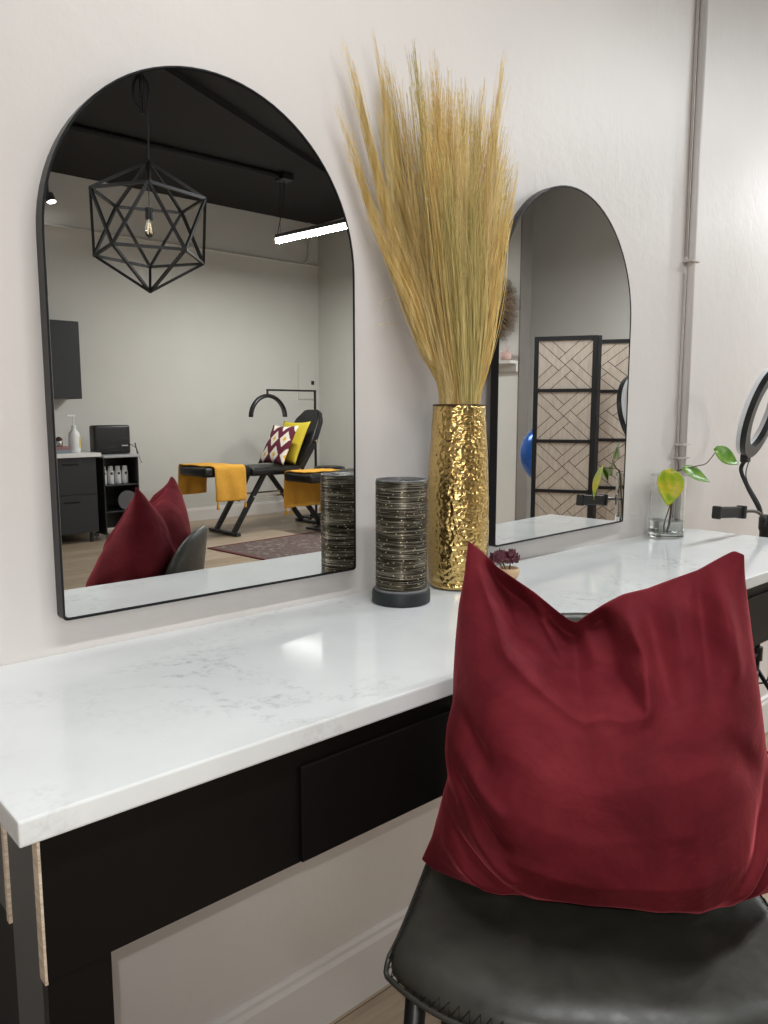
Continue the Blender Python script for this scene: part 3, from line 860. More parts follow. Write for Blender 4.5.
bm = B(); tube(bm, catmull([(2.56, 1.0, .88), (2.535, .985, .80), (2.52, .97, .72), (2.545, .965, .64), (2.53, .955, .55), (2.55, .96, .45), (2.57, 1.0, .42)], 8), .003, 6)
box(bm, (2.535, .955, .60), (2.56, .98, .68), .004); obj('cable_control', bm, M['black_plastic'], rl, True, angle=40)

# ------------------------------------------------------------------ the stool and its pillow
UD = Vector((.646, -.763, 0)); FD = Vector((-.763, -.646, 0)); C0 = Vector((.88, .55, 0))
def K(u, f, z): return C0 + UD * u + FD * f + Vector((0, 0, z))
stool = thing('counter_stool', 'charcoal faux leather counter stool with stitched bucket seat holding the burgundy pillow', 'stool', tuple(K(0, .05, 0)))
NJ = 25
def seat_pt(v, w):
    """v: 0 front .. 1 back of the seat"""
    hw = lerp(.250, .205, v ** 1.1)
    f = lerp(.252, -.075, v) - (.085 * (1 - v) ** 3) * abs(w) ** 3.2
    z = .652 + .004 * math.cos(w * 1.57) - .018 * max(0, 1 - v / .12) ** 2 + .020 * v ** 2 * abs(w) ** 3 + .012 * sstep(.85, 1, v)
    return K(w * hw, f, z)
P_ = [[seat_pt(i / 19, (j / (NJ - 1) - .5) * 2) for j in range(NJ)] for i in range(20)]
bm = B(); thick_sheet(bm, P_, .0125, .5); subsurf(obj('seat', bm, M['leather'], stool, True), 1)
def back_pt(v, w):
    """v: 0 low .. 1 top of the back shell"""
    z0 = .640; top = 1.012 - .075 * abs(w) ** 3.2
    z = lerp(z0, top, v); f = lerp(-.040, -.112, min(1, v * 1.02) ** .55) + .056 * w * w * (1 - .15 * v)
    hw = lerp(lerp(.176, .204, sstep(0, .3, v)), .156, sstep(.36, .58, v))
    return K(w * hw, f, z)
P_ = [[back_pt(i / 17, (j / (NJ - 1) - .5) * 2) for j in range(NJ)] for i in range(18)]
bm = B(); thick_sheet(bm, P_, .011, .5); subsurf(obj('backrest', bm, M['leather'], stool, True), 1)
# zig-zag stitching round the seat lip
bm = B(); lip = []
for k in range(70): lip.append(seat_pt(1 - k / 69, -1))
for k in range(1, 160): lip.append(seat_pt(0, -1 + 2 * k / 159))
for k in range(1, 70): lip.append(seat_pt(k / 69, 1))
path = [poly_at(lip, k / 170) for k in range(171)]
cen = K(0, .1, .65)
zz = []
for k, p in enumerate(path):
    o_ = (p - cen); o_.z = 0; o_.normalize()
    zz.append(p + o_ * (.0115 if k % 2 else .004) + Vector((0, 0, -.0015 if k % 2 else .0122)))
tube(bm, zz, .0010, 5); obj('stitching', bm, M['thread'], stool)
bm = B(); tube(bm, [p + (Vector((p.x - cen.x, p.y - cen.y, 0)).normalized()) * .0125 + Vector((0, 0, -.004)) for p in path], .0035, 8); obj('piping', bm, M['leather'], stool, True)
feet = {}
for su in (-1, 1):
    for sf, (f0, f1) in ((1, (.165, .225)), (-1, (-.055, -.150))):
        a = K(su * .222 if sf > 0 else su * .165, f0, .642); b_ = K(su * (.262 if sf > 0 else .232), f1, .0)
        feet[(su, sf)] = (a, b_)
        bm = B(); tube(bm, [a, a.lerp(b_, .5), b_], [.0135, .012, .009], 14); lg = obj('leg', bm, M['black_metal'], stool, True)
bm = B()
q = [feet[(-1, 1)], feet[(1, 1)], feet[(1, -1)], feet[(-1, -1)]]
mid = [a.lerp(b_, .62) for a, b_ in q]
for i in range(4): tube(bm, [mid[i], mid[(i + 1) % 4]], .008, 10)
obj('footrest', bm, M['black_metal'], stool, True)
bm = B()
hi_ = [a.lerp(b_, .02) for a, b_ in q]
for i in range(4): bar(bm, hi_[i], hi_[(i + 1) % 4], .022, .010)
obj('seat_frame', bm, M['black_metal'], stool)

TOP = [(-.174, 0, 1.144), (-.154, 0, 1.129), (-.134, 0, 1.108), (-.11, 0, 1.092), (-.083, 0, 1.074), (-.057, 0, 1.053), (-.039, 0, 1.039), (-.028, 0, 1.035), (-.014, 0, 1.046), (.008, 0, 1.061), (.033, 0, 1.075), (.064, 0, 1.084), (.095, 0, 1.098), (.125, 0, 1.111), (.147, 0, 1.126), (.166, 0, 1.138), (.180, 0, 1.132)]
LEFT = [(-.174, 0, 1.144), (-.179, 0, 1.095), (-.186, .001, 1.053), (-.19, .002, 1.004), (-.192, .004, .956), (-.192, .006, .921), (-.200, .009, .886), (-.202, .012, .851), (-.197, .016, .817), (-.206, .02, .782), (-.218, .025, .732), (-.233, .020, .692)]
RIGHT = [(.180, 0, 1.132), (.183, 0, 1.098), (.19, .001, 1.052), (.197, .001, 1.006), (.206, .002, .953), (.215, .004, .893), (.227, .006, .832), (.241, .008, .778), (.262, .010, .700)]
BOT = [(-.233, .020, .692), (-.216, .030, .684), (-.19, .043, .683), (-.156, .058, .682), (-.123, .067, .682), (-.085, .068, .682), (-.045, .062, .682), (-.006, .060, .682), (.03, .064, .682), (.066, .074, .682), (.115, .076, .682), (.15, .060, .682), (.189, .045, .683), (.230, .025, .686), (.262, .010, .700)]
TOP, LEFT, RIGHT, BOT = [[Vector(p) for p in e] for e in (TOP, LEFT, RIGHT, BOT)]
def coons(s, t):
    a = poly_at(TOP, s); b_ = poly_at(BOT, s); l = poly_at(LEFT, t); r = poly_at(RIGHT, t)
    c00, c10, c01, c11 = TOP[0], TOP[-1], BOT[0], BOT[-1]
    return a * (1 - t) + b_ * t + l * (1 - s) + r * s - (c00 * (1 - s) * (1 - t) + c10 * s * (1 - t) + c01 * (1 - s) * t + c11 * s * t)
def seg_d(s, t, a, b_):
    ax, ay = a; bx, by = b_; dx, dy = bx - ax, by - ay
    k = max(0, min(1, ((s - ax) * dx + (t - ay) * dy) / (dx * dx + dy * dy)))
    return math.hypot(s - ax - k * dx, t - ay - k * dy), k
FOLDS = [  # a, b, width, height (front surface, m)
    ((.26, .02), (.40, .14), .032, .020),
    ((.46, .02), (.50, .15), .030, .018),
    ((.60, .03), (.61, .26), .022, .012),
    ((.67, .04), (.68, .28), .030, -.020),
    ((.74, .02), (.74, .18), .022, .010),
    ((.838, .03), (.80, .29), .030, -.020),
    ((.887, .03), (.90, .26), .034, .020),
    ((.82, .42), (.95, .62), .032, -.014),
    ((.0, .44), (.14, .52), .024, -.020),
    ((.0, .53), (.18, .62), .024, .012),
    ((.0, .60), (.18, .73), .020, -.020),
    ((.02, .68), (.22, .82), .022, .014),
    ((.03, .78), (.24, .90), .018, -.022),
    ((.05, .86), (.22, .95), .018, .014),
    ((.20, .88), (.32, .98), .018, -.010),
    ((.98, .58), (.84, .80), .026, -.018),
    ((.98, .68), (.78, .90), .026, .014),
    ((.97, .78), (.80, .95), .022, -.016),
    ((.94, .88), (.76, .99), .020, .010),
    ((.62, .90), (.70, 1.0), .024, -.010),
    ((.10, .36), (.34, .52), .070, .006),
    ((.40, .55), (.62, .62), .060, -.005),
]
CHOP = [(.045, -.02), (.06, .05), (.138, .113), (.188, .188), (.263, .212), (.35, .226), (.487, .240), (.54, .262), (.60, .270), (.622, .14), (.565, -.02)]
def chop(s, t):
    ins = False; n = len(CHOP)
    for i in range(n):
        (x0, y0), (x1, y1) = CHOP[i], CHOP[(i + 1) % n]
        if (y0 > t) != (y1 > t) and s < (x1 - x0) * (t - y0) / (y1 - y0) + x0: ins = not ins
    dist = min(seg_d(s, t, CHOP[i], CHOP[i + 1])[0] for i in range(n - 1))
    if ins: return -.072 * sstep(-.012, .058, dist) + .010 * math.exp(-(dist / .022) ** 2)
    return .010 * math.exp(-(dist / .030) ** 2)
DPT = [(0, 0), (.08, .34), (.18, .64), (.30, .88), (.45, 1.02), (.60, 1.05), (.75, .96), (.86, .70), (.93, .38), (.97, .16), (1, 0)]
def DEP(t):
    for (a, x), (b_, y) in zip(DPT, DPT[1:]):
        if t <= b_: return lerp(x, y, (t - a) / (b_ - a))
    return 0
def puff(s, t): return (max(0, 4 * s * (1 - s)) ** .55) * (max(0, 4 * t * (1 - t)) ** .5)
NS, NT = 96, 96
def front(s, t):
    p = coons(s, t)
    d = .138 * (max(0, 4 * s * (1 - s)) ** .60) * DEP(t)
    e = min(1, 9 * min(s, 1 - s)) * min(1, 14 * min(t, 1 - t))
    for a, b_, w, h in FOLDS:
        q, k = seg_d(s, t, a, b_); d += h * math.exp(-(q / w) ** 2) * e * (0.6 + .4 * math.sin(math.pi * k))
    d += chop(s, t) * e
    return p, d
def back(s, t):
    p = coons(s, t)
    d = .110 * puff(s, t) * (1 - .35 * t) * (1 - .5 * gs(s, .42, .12) * (1 - sstep(0, .35, t)))
    d += .004 * math.sin(9 * s + 5 * t) * puff(s, t)
    return p, d
bm = B(); Vf = []; Vb = []
for i in range(NT + 1):
    rf = []; rb = []
    for j in range(NS + 1):
        s, t = j / NS, i / NT
        p, d = front(s, t); edge = i in (0, NT) or j in (0, NS)
        z = p.z
        rf.append(bm.verts.new(K(p.x, p.y + (0 if edge else d), max(.681, p.z))))
        if edge: rb.append(rf[-1])
        else:
            p, d = back(s, t); fb = p.y - d
            lim = -.082 + .050 * (p.x / .194) ** 2      # rests against the backrest
            lim = lerp(-.03, lim, min(1, max(0, (p.z - .66) / .10)) ** .6)
            if p.z < 1.05: fb = max(fb, min(lim, p.y - .004))
            rb.append(bm.verts.new(K(p.x, fb, max(.681, p.z))))
    Vf.append(rf); Vb.append(rb)
for G, fl in ((Vf, 0), (Vb, 1)):
    for i in range(NT):
        for j in range(NS):
            q = [G[i][j], G[i][j + 1], G[i + 1][j + 1], G[i + 1][j]]
            try: bm.faces.new(q[::-1] if fl else q)
            except ValueError: pass
tag(subsurf(obj('throw_pillow', bm, M['velvet'], None, True), 1), 'square burgundy velvet pillow with a chopped top standing on the charcoal stool', 'pillow')
# ================================================================== the room behind the camera
# ------------------------------------------------------------------ pendant cage
PX, PY, PZ, PR = 1.780, -1.290, 2.205, 0.308
pend = thing('cage_pendant', 'black icosahedron cage pendant lamp hanging from the black ceiling on a cord', 'pendant lamp', (PX, PY, CZ))
az = math.atan2(2.391 - PY, 0 - PX)
tiltm = Matrix.Rotation(R(1.5), 3, 'Y')
def PV(v): return Vector((PX, PY, PZ)) + tiltm @ Vector(v)
zr = PR / math.sqrt(5); rr = 2 * PR / math.sqrt(5)
T_ = PV((0, 0, PR)); Bt = PV((0, 0, -PR))
Uv = [PV((rr * math.cos(az + k * 2 * math.pi / 5), rr * math.sin(az + k * 2 * math.pi / 5), zr)) for k in range(5)]
Lv = [PV((rr * math.cos(az + (k + .5) * 2 * math.pi / 5), rr * math.sin(az + (k + .5) * 2 * math.pi / 5), -zr)) for k in range(5)]
bm = B()
for k in range(5):
    for a, b_ in ((T_, Uv[k]), (Uv[k], Uv[(k + 1) % 5]), (Uv[k], Lv[k]), (Uv[k], Lv[k - 1]), (Lv[k], Lv[(k + 1) % 5]), (Bt, Lv[k])):
        bar(bm, a, b_, .013, .013)
obj('cage', bm, M['black_metal'], pend)
bm = B()
cpts = catmull([T_, T_ + Vector((.005, 0, .2)), T_ + Vector((-.02, .01, .42)), T_ + Vector((-.03, .0, .60)), (PX - .03, PY, CZ - .02)], 8)
tube(bm, cpts, .0045, 7)
cc = T_ + Vector((-.025, .0, .30))
for k, (w, h, a) in enumerate(((.04, .085, .2), (.05, .08, 1.2), (.028, .09, 2.2), (.045, .075, 2.8))):
    tube(bm, [cc + Vector((math.cos(a) * w * math.cos(q * .2618), math.sin(a) * w * math.cos(q * .2618), h * math.sin(q * .2618))) for q in range(24)], .0042, 6, closed=True)
obj('cord', bm, M['black_plastic'], pend, True)
bm = B(); tube(bm, [T_, PV((0, 0, PR - .11))], .011, 12); obj('stem_tube', bm, M['black_metal'], pend, True)
bm = B(); tube(bm, [PV((0, 0, PR - .10)), PV((0, 0, .085))], .003, 8); tube(bm, [PV((0, 0, .09)), PV((0, 0, .035))], .019, 14); obj('socket', bm, M['black_metal'], pend, True, angle=40)
bm = B(); bx, by, bz = PV((0, 0, 0)); lathe(bm, [(.010, bz + .036), (.011, bz + .024), (.018, bz + .005), (.023, bz - .016), (.020, bz - .034), (.011, bz - .046), (0, bz - .050)], (bx, by), 24); obj('bulb', bm, M['bulb_glass'], pend, True)
bm = B()
for k in range(4):
    a = k * 1.57; tube(bm, [(bx + .004 * math.cos(a), by + .004 * math.sin(a), bz + .02), (bx + .010 * math.cos(a), by + .010 * math.sin(a), bz - .03)], .0010, 5)
obj('filament', bm, M['filament'], pend)
bm = B(); lathe(bm, [(0, CZ - .025), (.05, CZ - .025), (.06, CZ - .0005), (0, CZ - .0005)], (PX - .03, PY), 24); obj('ceiling_rose', bm, M['black_metal'], pend)

# ------------------------------------------------------------------ linear LED pendants
def led(label, a, b_, power, color, m, cable=None, spread=1.0):
    a = Vector(a); b_ = Vector(b_); c = (a + b_) / 2
    t = thing('linear_light', label, 'ceiling light', tuple(c), 'linear pendant lights')
    d = (b_ - a); L_ = d.length; d.normalize(); n = Vector((-d.y, d.x, 0))
    bm = B(); bar(bm, a + Vector((0, 0, .040)), b_ + Vector((0, 0, .040)), .055, .035); obj('housing', bm, M['housing'], t)
    bm = B(); pr = [(-.024, .022), (-.026, .004), (-.020, -.012), (0, -.018), (.020, -.012), (.026, .004), (.024, .022)]
    prism(bm, pr, lambda p, z, q: a.lerp(b_, q) + n * p + Vector((0, 0, z)), 0.0, 1.0); obj('diffuser', bm, m, t, label='glowing white diffuser')
    for p in (a.lerp(b_, .04), a.lerp(b_, .96)):
        bm = B(); tube(bm, [p + Vector((0, 0, .055)), Vector((p.x, p.y, CZ - .001))], .0022, 6); obj('suspension_wire', bm, M['black_plastic'], t)
    if cable:
        bm = B(); tube(bm, catmull(cable, 8), .004, 6); obj('power_cord', bm, M['black_plastic'], t, True)
    ld = bpy.data.lights.new('linear_light_lamp', 'AREA'); ld.shape = 'RECTANGLE'; ld.size = L_; ld.size_y = .05; ld.energy = power; ld.color = color
    lo = bpy.data.objects.new('linear_light_lamp', ld); COL.objects.link(lo); lo.location = c + Vector((0, 0, -.022))
    lo.rotation_euler = (0, 0, math.atan2(d.y, d.x))
    return t
led('lit linear pendant light over the treatment beds, seen in the left mirror', (4.700, -4.45, 3.05), (4.850, -3.15, 3.05), 78, (1.0, 1.0, .965), M['led'], [(4.836, -4.495, CZ - .06), (4.82, -4.49, 3.45), (4.74, -4.46, 3.22), (4.70, -4.44, 3.10)])
led('lit linear pendant light above the white countertop', (0.10, 0.10, 2.95), (1.55, 0.10, 2.95), 27, (.985, 1.0, 1.0), M['led'])
led('added unseen linear light over the right end of the room', (3.1, 0.05, 2.95), (4.6, 0.05, 2.95), 40, (.94, .98, 1.0), M['led_cool'])  # added out of view for cool light on the right wall
led('added unseen linear fill light behind the camera over the middle of the floor', (-0.9, -3.4, 3.05), (-0.9, -1.9, 3.05), 27, (1.0, .99, .97), M['led'])  # unseen, added as fill for the desk and other front faces
led('added unseen linear light at the far right end of the room', (5.7, 0.12, 2.95), (7.1, 0.12, 2.95), 75, (.95, .98, 1.0), M['led_cool'])  # added out of the mirrors' sight to brighten the far wall
bm = B(); box(bm, (4.77, -4.57, CZ - .07), (4.90, -4.42, CZ - .0005), .006)
jb = thing('ceiling_conduit', 'black conduit with junction box running across the black ceiling', 'conduit', (4.0, -4.5, CZ))
obj('junction_box', bm, M['black_metal'], jb)
bm = B(); tube(bm, [(1.2, -4.56, CZ - .03), (4.78, -4.50, CZ - .03)], .028, 10); obj('conduit_run', bm, M['ceiling'], jb, True)
# conduit low on the far wall band
wc = B(); tube(wc, catmull([(LX + .05, BY + .02, 3.205), (6.05, BY + .02, 3.205), (6.18, BY + .02, 3.215), (6.25, BY + .02, 3.28), (6.27, BY + .02, 3.42), (6.27, BY + .02, CZ - .001)], 8), .014, 8)
tag(obj('wall_conduit_run', wc, M['wall_room'], None, True), 'thin painted conduit running high along the far grey wall', 'conduit')
sp = thing('spot_lamp', 'small lit black spot lamp high on the far wall, left edge of the left mirror', 'spot lamp', (2.93, -5.88, 3.45))
bm = B(); tube(bm, [(2.93, -5.88, 3.47), (2.95, -5.86, 3.40)], .05, 16); tube(bm, [(2.93, -5.89, 3.46), (2.93, -5.89, CZ - .001)], .012, 8); obj('housing', bm, M['housing'], sp)
bm = B(); tube(bm, [(2.95, -5.86, 3.401), (2.951, -5.859, 3.395)], .046, 16); obj('lamp_face', bm, M['spot_led'], sp)

# ------------------------------------------------------------------ cabinets at the far wall
wcab = thing('wall_cabinet', 'charcoal wall cabinet hung on the far grey wall above the base cabinet', 'cabinet', (2.5, -5.8, 1.44))
bm = B(); box(bm, (1.9, BY + .001, 1.44), (3.072, -5.63, 2.215), .002); obj('cabinet_body', bm, M['cab'], wcab)
for x0, x1 in ((1.905, 2.28), (2.284, 2.66), (2.664, 3.068)):
    bm = B(); box(bm, (x0, -5.63, 1.443), (x1, -5.612, 2.212), .002); obj('door', bm, M['cab'], wcab)
bcab = thing('base_cabinet', 'charcoal drawer base cabinet against the far grey wall, left in the left mirror', 'cabinet', (2.5, -5.66, 0))
bm = B(); box(bm, (1.9, BY + .02, .10), (3.062, -5.322, .862), .002); obj('cabinet_body', bm, M['cab'], bcab)
for x0, x1 in ((1.905, 2.27), (2.275, 2.655), (2.66, 3.05)):
    for z0, z1 in ((.105, .485), (.492, .860)):
        bm = B(); box(bm, (x0, -5.322, z0), (x1, -5.303, z1), .002); d_ = obj('drawer', bm, M['cab'], bcab)
        bm = B(); box(bm, (x0 + .06, -5.303, z1 - .075), (x0 + .22, -5.296, z1 - .060), .002); obj('handle', bm, M['cab_line'], d_)
for x, y in ((1.95, -5.36), (3.0, -5.36), (2.45, -5.36), (1.95, -5.95), (3.0, -5.95)):
    bm = B(); tube(bm, [(x, y, 0), (x, y, .10)], .02, 10); obj('foot', bm, M['cab'], bcab)
bm = B(); box(bm, (1.88, BY + .002, .8625), (3.10, -5.27, .902), .003)
tag(obj('cabinet_worktop', bm, M['white_top']), 'white worktop slab on the charcoal base cabinet', 'worktop')
# pump bottle and small things on the worktop
pb = thing('pump_bottle', 'tall white pump bottle with yellow label on the white worktop', 'bottle', (2.925, -5.5, .903))
bm = B(); lathe(bm, [(0, .9025), (.052, .9025), (.057, .908), (.057, 1.06), (.050, 1.10), (.024, 1.13), (.018, 1.15), (0, 1.15)], (2.925, -5.5), 28); obj('bottle_body', bm, M['white_plastic'], pb, True)
bm = B(); tube(bm, [(2.925, -5.5, 1.15), (2.925, -5.5, 1.262)], .007, 8); box(bm, (2.86, -5.508, 1.262), (2.945, -5.492, 1.278), .003); lathe(bm, [(0, 1.148), (.022, 1.148), (.022, 1.172), (0, 1.172)], (2.925, -5.5), 16); obj('pump', bm, M['white_plastic'], pb)
bm = B()
P_ = [[(2.925 + .0578 * math.cos(R(60 - 90 * j / 8)), -5.5 + .0578 * math.sin(R(60 - 90 * j / 8) ) * 1.0, z) for j in range(9)] for z in (.95, 1.055)]
P_ = [[Vector(p) for p in r_] for r_ in P_]; thick_sheet(bm, P_, .0006); obj('label_sticker', bm, M['yellow_label'], pb, label='yellow label')
bm = B(); box(bm, (2.70, -5.56, .9025), (2.86, -5.42, .936), .002); tag(obj('storage_box', bm, M['box_blue']), 'flat grey-blue box lying on the white worktop under another box', 'box', 'flat boxes on the worktop')
bm = B(); box(bm, (2.71, -5.55, .9362), (2.855, -5.43, .966), .002); tag(obj('storage_box', bm, M['box_red']), 'flat muted red box on top of the grey-blue box', 'box', 'flat boxes on the worktop')
jr = thing('lidded_jar', 'small silver jar on the stacked flat boxes beside the pump bottle', 'jar', (2.77, -5.49, .9665))
bm = B(); lathe(bm, [(0, .9665), (.032, .9665), (.036, .975), (.036, 1.02), (.030, 1.03), (0, 1.03)], (2.77, -5.49), 24); obj('jar_body', bm, M['silver'], jr, True)
bm = B(); lathe(bm, [(0, 1.0302), (.032, 1.0302), (.030, 1.048), (.012, 1.06), (0, 1.064)], (2.77, -5.49), 24); obj('lid', bm, M['rim_brown'], jr, True)

# ------------------------------------------------------------------ trolley with bottles
tr = thing('salon_trolley', 'black salon trolley with grey top tray beside the charcoal base cabinet', 'trolley', (3.32, -5.45, 0))
bm = B(); box(bm, (3.115, -5.66, .845), (3.505, -5.26, .872), .008); obj('top_tray', bm, M['grey_plastic'], tr, label='grey plastic top tray')
bm = B(); box(bm, (3.135, -5.64, .555), (3.475, -5.28, .570), .004); obj('shelf', bm, M['black_plastic'], tr)
bm = B(); box(bm, (3.135, -5.64, .285), (3.475, -5.28, .300), .004); obj('shelf', bm, M['black_plastic'], tr)
bm = B(); box(bm, (3.135, -5.645, .08), (3.475, -5.63, .845), .003); obj('back_panel', bm, M['black_plastic'], tr)
for x in (3.125, 3.482):
    bm = B(); box(bm, (x - .008, -5.64, .06), (x + .008, -5.28, .846), .003); obj('side_panel', bm, M['black_plastic'], tr)
for x in (3.15, 3.46):
    for y in (-5.61, -5.31):
        bm = B(); tube(bm, [(x, y - .008, .026), (x, y + .008, .026)], .026, 16); box(bm, (x - .006, y - .012, .03), (x + .006, y + .012, .075)); obj('caster', bm, M['mid_grey'], tr, True, angle=40)
b0 = thing('product_bottle', 'white product bottle on the trolley shelf, first from the cabinet', 'bottle', (3.172, -5.42, .5705), 'white bottles on the trolley shelf')
bm = B(); lathe(bm, [(0, .5705), (.030, .5705), (.0325, .575), (.0325, .70), (.026, .712), (.026, .745), (.022, .752), (0, .752)], (3.172, -5.42), 24); obj('bottle_body', bm, M['white_plastic'], b0, True, angle=50)
bm = B(); box(bm, (3.159, -5.389, .665), (3.182, -5.3865, .69), .0005); obj('print_mark', bm, M['dark_print'], b0, label='small dark mark')
for k, w_ in ((1, 'second'), (2, 'third'), (3, 'fourth')):
    copy_tree(b0, 'white product bottle on the trolley shelf, %s from the cabinet' % w_, (.076 * k, 0, 0))
eb = thing('black_case', 'black rounded equipment case standing on the grey trolley tray', 'case', (3.29, -5.5, .873))
bm = B(); box(bm, (3.104, -5.58, .8725), (3.490, -5.44, 1.172), .03, seg=4); obj('case_body', bm, M['black_plastic'], eb, True, angle=40)
bm = B(); box(bm, (3.39, -5.440, .955), (3.455, -5.4385, .965)); obj('brand_mark', bm, M['pale_print'], eb, label='tiny pale lettering strip')
bm = B(); tube(bm, catmull([(3.49, -5.5, .98), (3.515, -5.42, .95), (3.53, -5.36, .90), (3.535, -5.33, .82), (3.545, -5.30, .78)], 6), .006, 6); obj('cable', bm, M['grey_plastic'], eb, True)
bm = B(); tube(bm, [(3.365, -5.31, .401), (3.365, -5.295, .401)], .10, 32); tag(obj('grey_disc', bm, M['mid_grey']), 'round grey disc leaning on the lower shelf of the trolley', 'disc')
bm = B(); tube(bm, [(3.495, -5.30, .873), (3.48, -5.32, .99)], .006, 8); tag(obj('black_brush', bm, M['black_plastic']), 'black brush handle standing on the trolley tray beside the black case', 'brush')

# ------------------------------------------------------------------ treatment beds
def cushion(bm, lo, hi, r=.03, rot=None, pivot=None): return box(bm, lo, hi, r, rot, pivot, seg=4)
bed = thing('treatment_bed', 'black reclining treatment bed with mustard towel on its foot, nearest the far wall', 'treatment bed', (4.5, -4.9, 0), 'treatment beds')
bm = B(); cushion(bm, (3.89, -5.17, .640), (4.45, -4.63, .740), .035); obj('foot_cushion', bm, M['vinyl'], bed, True)
bm = B(); cushion(bm, (4.455, -5.17, .625), (5.10, -4.63, .715), .035); obj('seat_cushion', bm, M['vinyl'], bed, True)
bm = B()
hexp = [(-.26, 0), (.26, 0), (.29, .34), (.22, .64), (.12, .76), (-.12, .76), (-.22, .64), (-.29, .34)]
ang = R(59); ax_ = Vector((math.cos(ang), 0, math.sin(ang))); nn = Vector((-math.sin(ang), 0, math.cos(ang)))
prism(bm, hexp, lambda a, b_, d: Vector((5.10, -4.90, .665)) + ax_ * b_ + Vector((0, a, 0)) + nn * d, -.04, .05)
bmesh.ops.bevel(bm, geom=list(bm.edges), offset=.018, segments=3, affect='EDGES'); obj('backrest', bm, M['vinyl'], bed, True, angle=50)
for y in (-5.08, -4.72):
    bm = B(); bar(bm, (4.66, y, .63), (4.27, y, .03), .035, .05); obj('leg', bm, M['black_metal'], bed)
    bm = B(); bar(bm, (4.95, y, .63), (5.42, y, .03), .035, .05); obj('leg', bm, M['black_metal'], bed)
    bm = B(); bar(bm, (4.50, y + .03, .40), (5.09, y + .03, .40), .014, .018); obj('tie_bar', bm, M['silver'], bed, label='silver tie bar')
for x in (4.26, 5.43):
    bm = B(); box(bm, (x - .03, -5.19, .004), (x + .03, -4.61, .035), .005); obj('floor_bar', bm, M['black_metal'], bed)
for y in (-4.78, -5.02):
    bm = B(); bar(bm, (4.50, y, .635), (4.36, y, .36), .03, .04); obj('foot_strut', bm, M['black_metal'], bed)
bm = B(); tube(bm, [(5.07, -4.615, .66), (5.07, -4.63, .66)], .022, 14); obj('hinge_bolt', bm, M['silver'], bed, True, angle=40)
bm = B(); tube(bm, [(5.28, -4.57, .98), (5.28, -4.62, .98)], .02, 14); obj('hinge_bolt', bm, M['silver'], bed, True, angle=40)
def towel(name, label, P_, fr):
    t = thing(name, label, 'towel', tuple(P_[0][0]), 'mustard towels on the beds')
    bm = B(); thick_sheet(bm, P_, .006, .5); obj('cloth', bm, M['towel'], t, True)
    for p in fr:
        p = Vector(p); bm = B(); lathe(bm, [(0, p.z), (.006, p.z - .004), (.010, p.z - .02), (.006, p.z - .026), (.016, p.z - .07), (.014, p.z - .09), (0, p.z - .09)], (p.x, p.y), 10); obj('tassel', bm, M['towel'], t, True)
    return t
def drape(path, x0, x1, n=14, wav=.008, seed=0, skew=0.0):
    """path: list of (y, z); towel strip between x0 and x1"""
    g = random.Random(seed); pts = catmull([(0, y, z) for y, z in path], 4); P_ = []
    for i, p in enumerate(pts):
        row = []
        for j in range(n):
            w = j / (n - 1); hang = max(0, .70 - p.z)
            row.append(Vector((lerp(x0, x1, w) + skew * hang, p.y + wav * math.sin(w * 11 + seed) * min(1, hang * 6) , p.z + .004 * math.sin(w * 7 + i))))
        P_.append(row)
    return P_
P_ = []
prof = catmull([(0, -4.607, .395), (0, -4.606, .48), (0, -4.607, .60), (0, -4.606, .69), (0, -4.618, .744), (0, -4.66, .753), (0, -4.80, .754), (0, -5.00, .754), (0, -5.14, .753), (0, -5.182, .744), (0, -5.194, .69), (0, -5.193, .58), (0, -5.194, .49), (0, -5.193, .43)], 4)
for i, p in enumerate(prof):
    q = i / (len(prof) - 1); hang = max(0, .70 - p.z); row = []
    for j in range(18):
        w = j / 17
        row.append(Vector((lerp(4.00, 3.90, sstep(.28, .62, q)) + .365 * w * (1 - .1 * q), p.y + (.010 if q < .5 else -.010) * (1 + math.sin(w * 11 + q * 3)) * min(1, hang * 6), p.z + .003 * math.sin(w * 7 + i))))
    P_.append(row)
towel('draped_towel', 'mustard towel draped over the foot of the bed nearest the far wall', P_, [(4.02, -4.60, .40), (4.345, -4.60, .40), (3.93, -5.20, .435)])
def drape_x(path, y0, y1, n=14, wav=.010, seed=0):
    pts = catmull([(x, 0, z) for x, z in path], 4); P_ = []
    for i, p in enumerate(pts):
        row = []
        for j in range(n):
            w = j / (n - 1); hang = max(0, .70 - p.z)
            row.append(Vector((p.x + wav * math.sin(w * 12 + seed) * min(1, hang * 6), lerp(y0, y1, w), p.z + .003 * math.sin(w * 8 + i))))
        P_.append(row)
    return P_
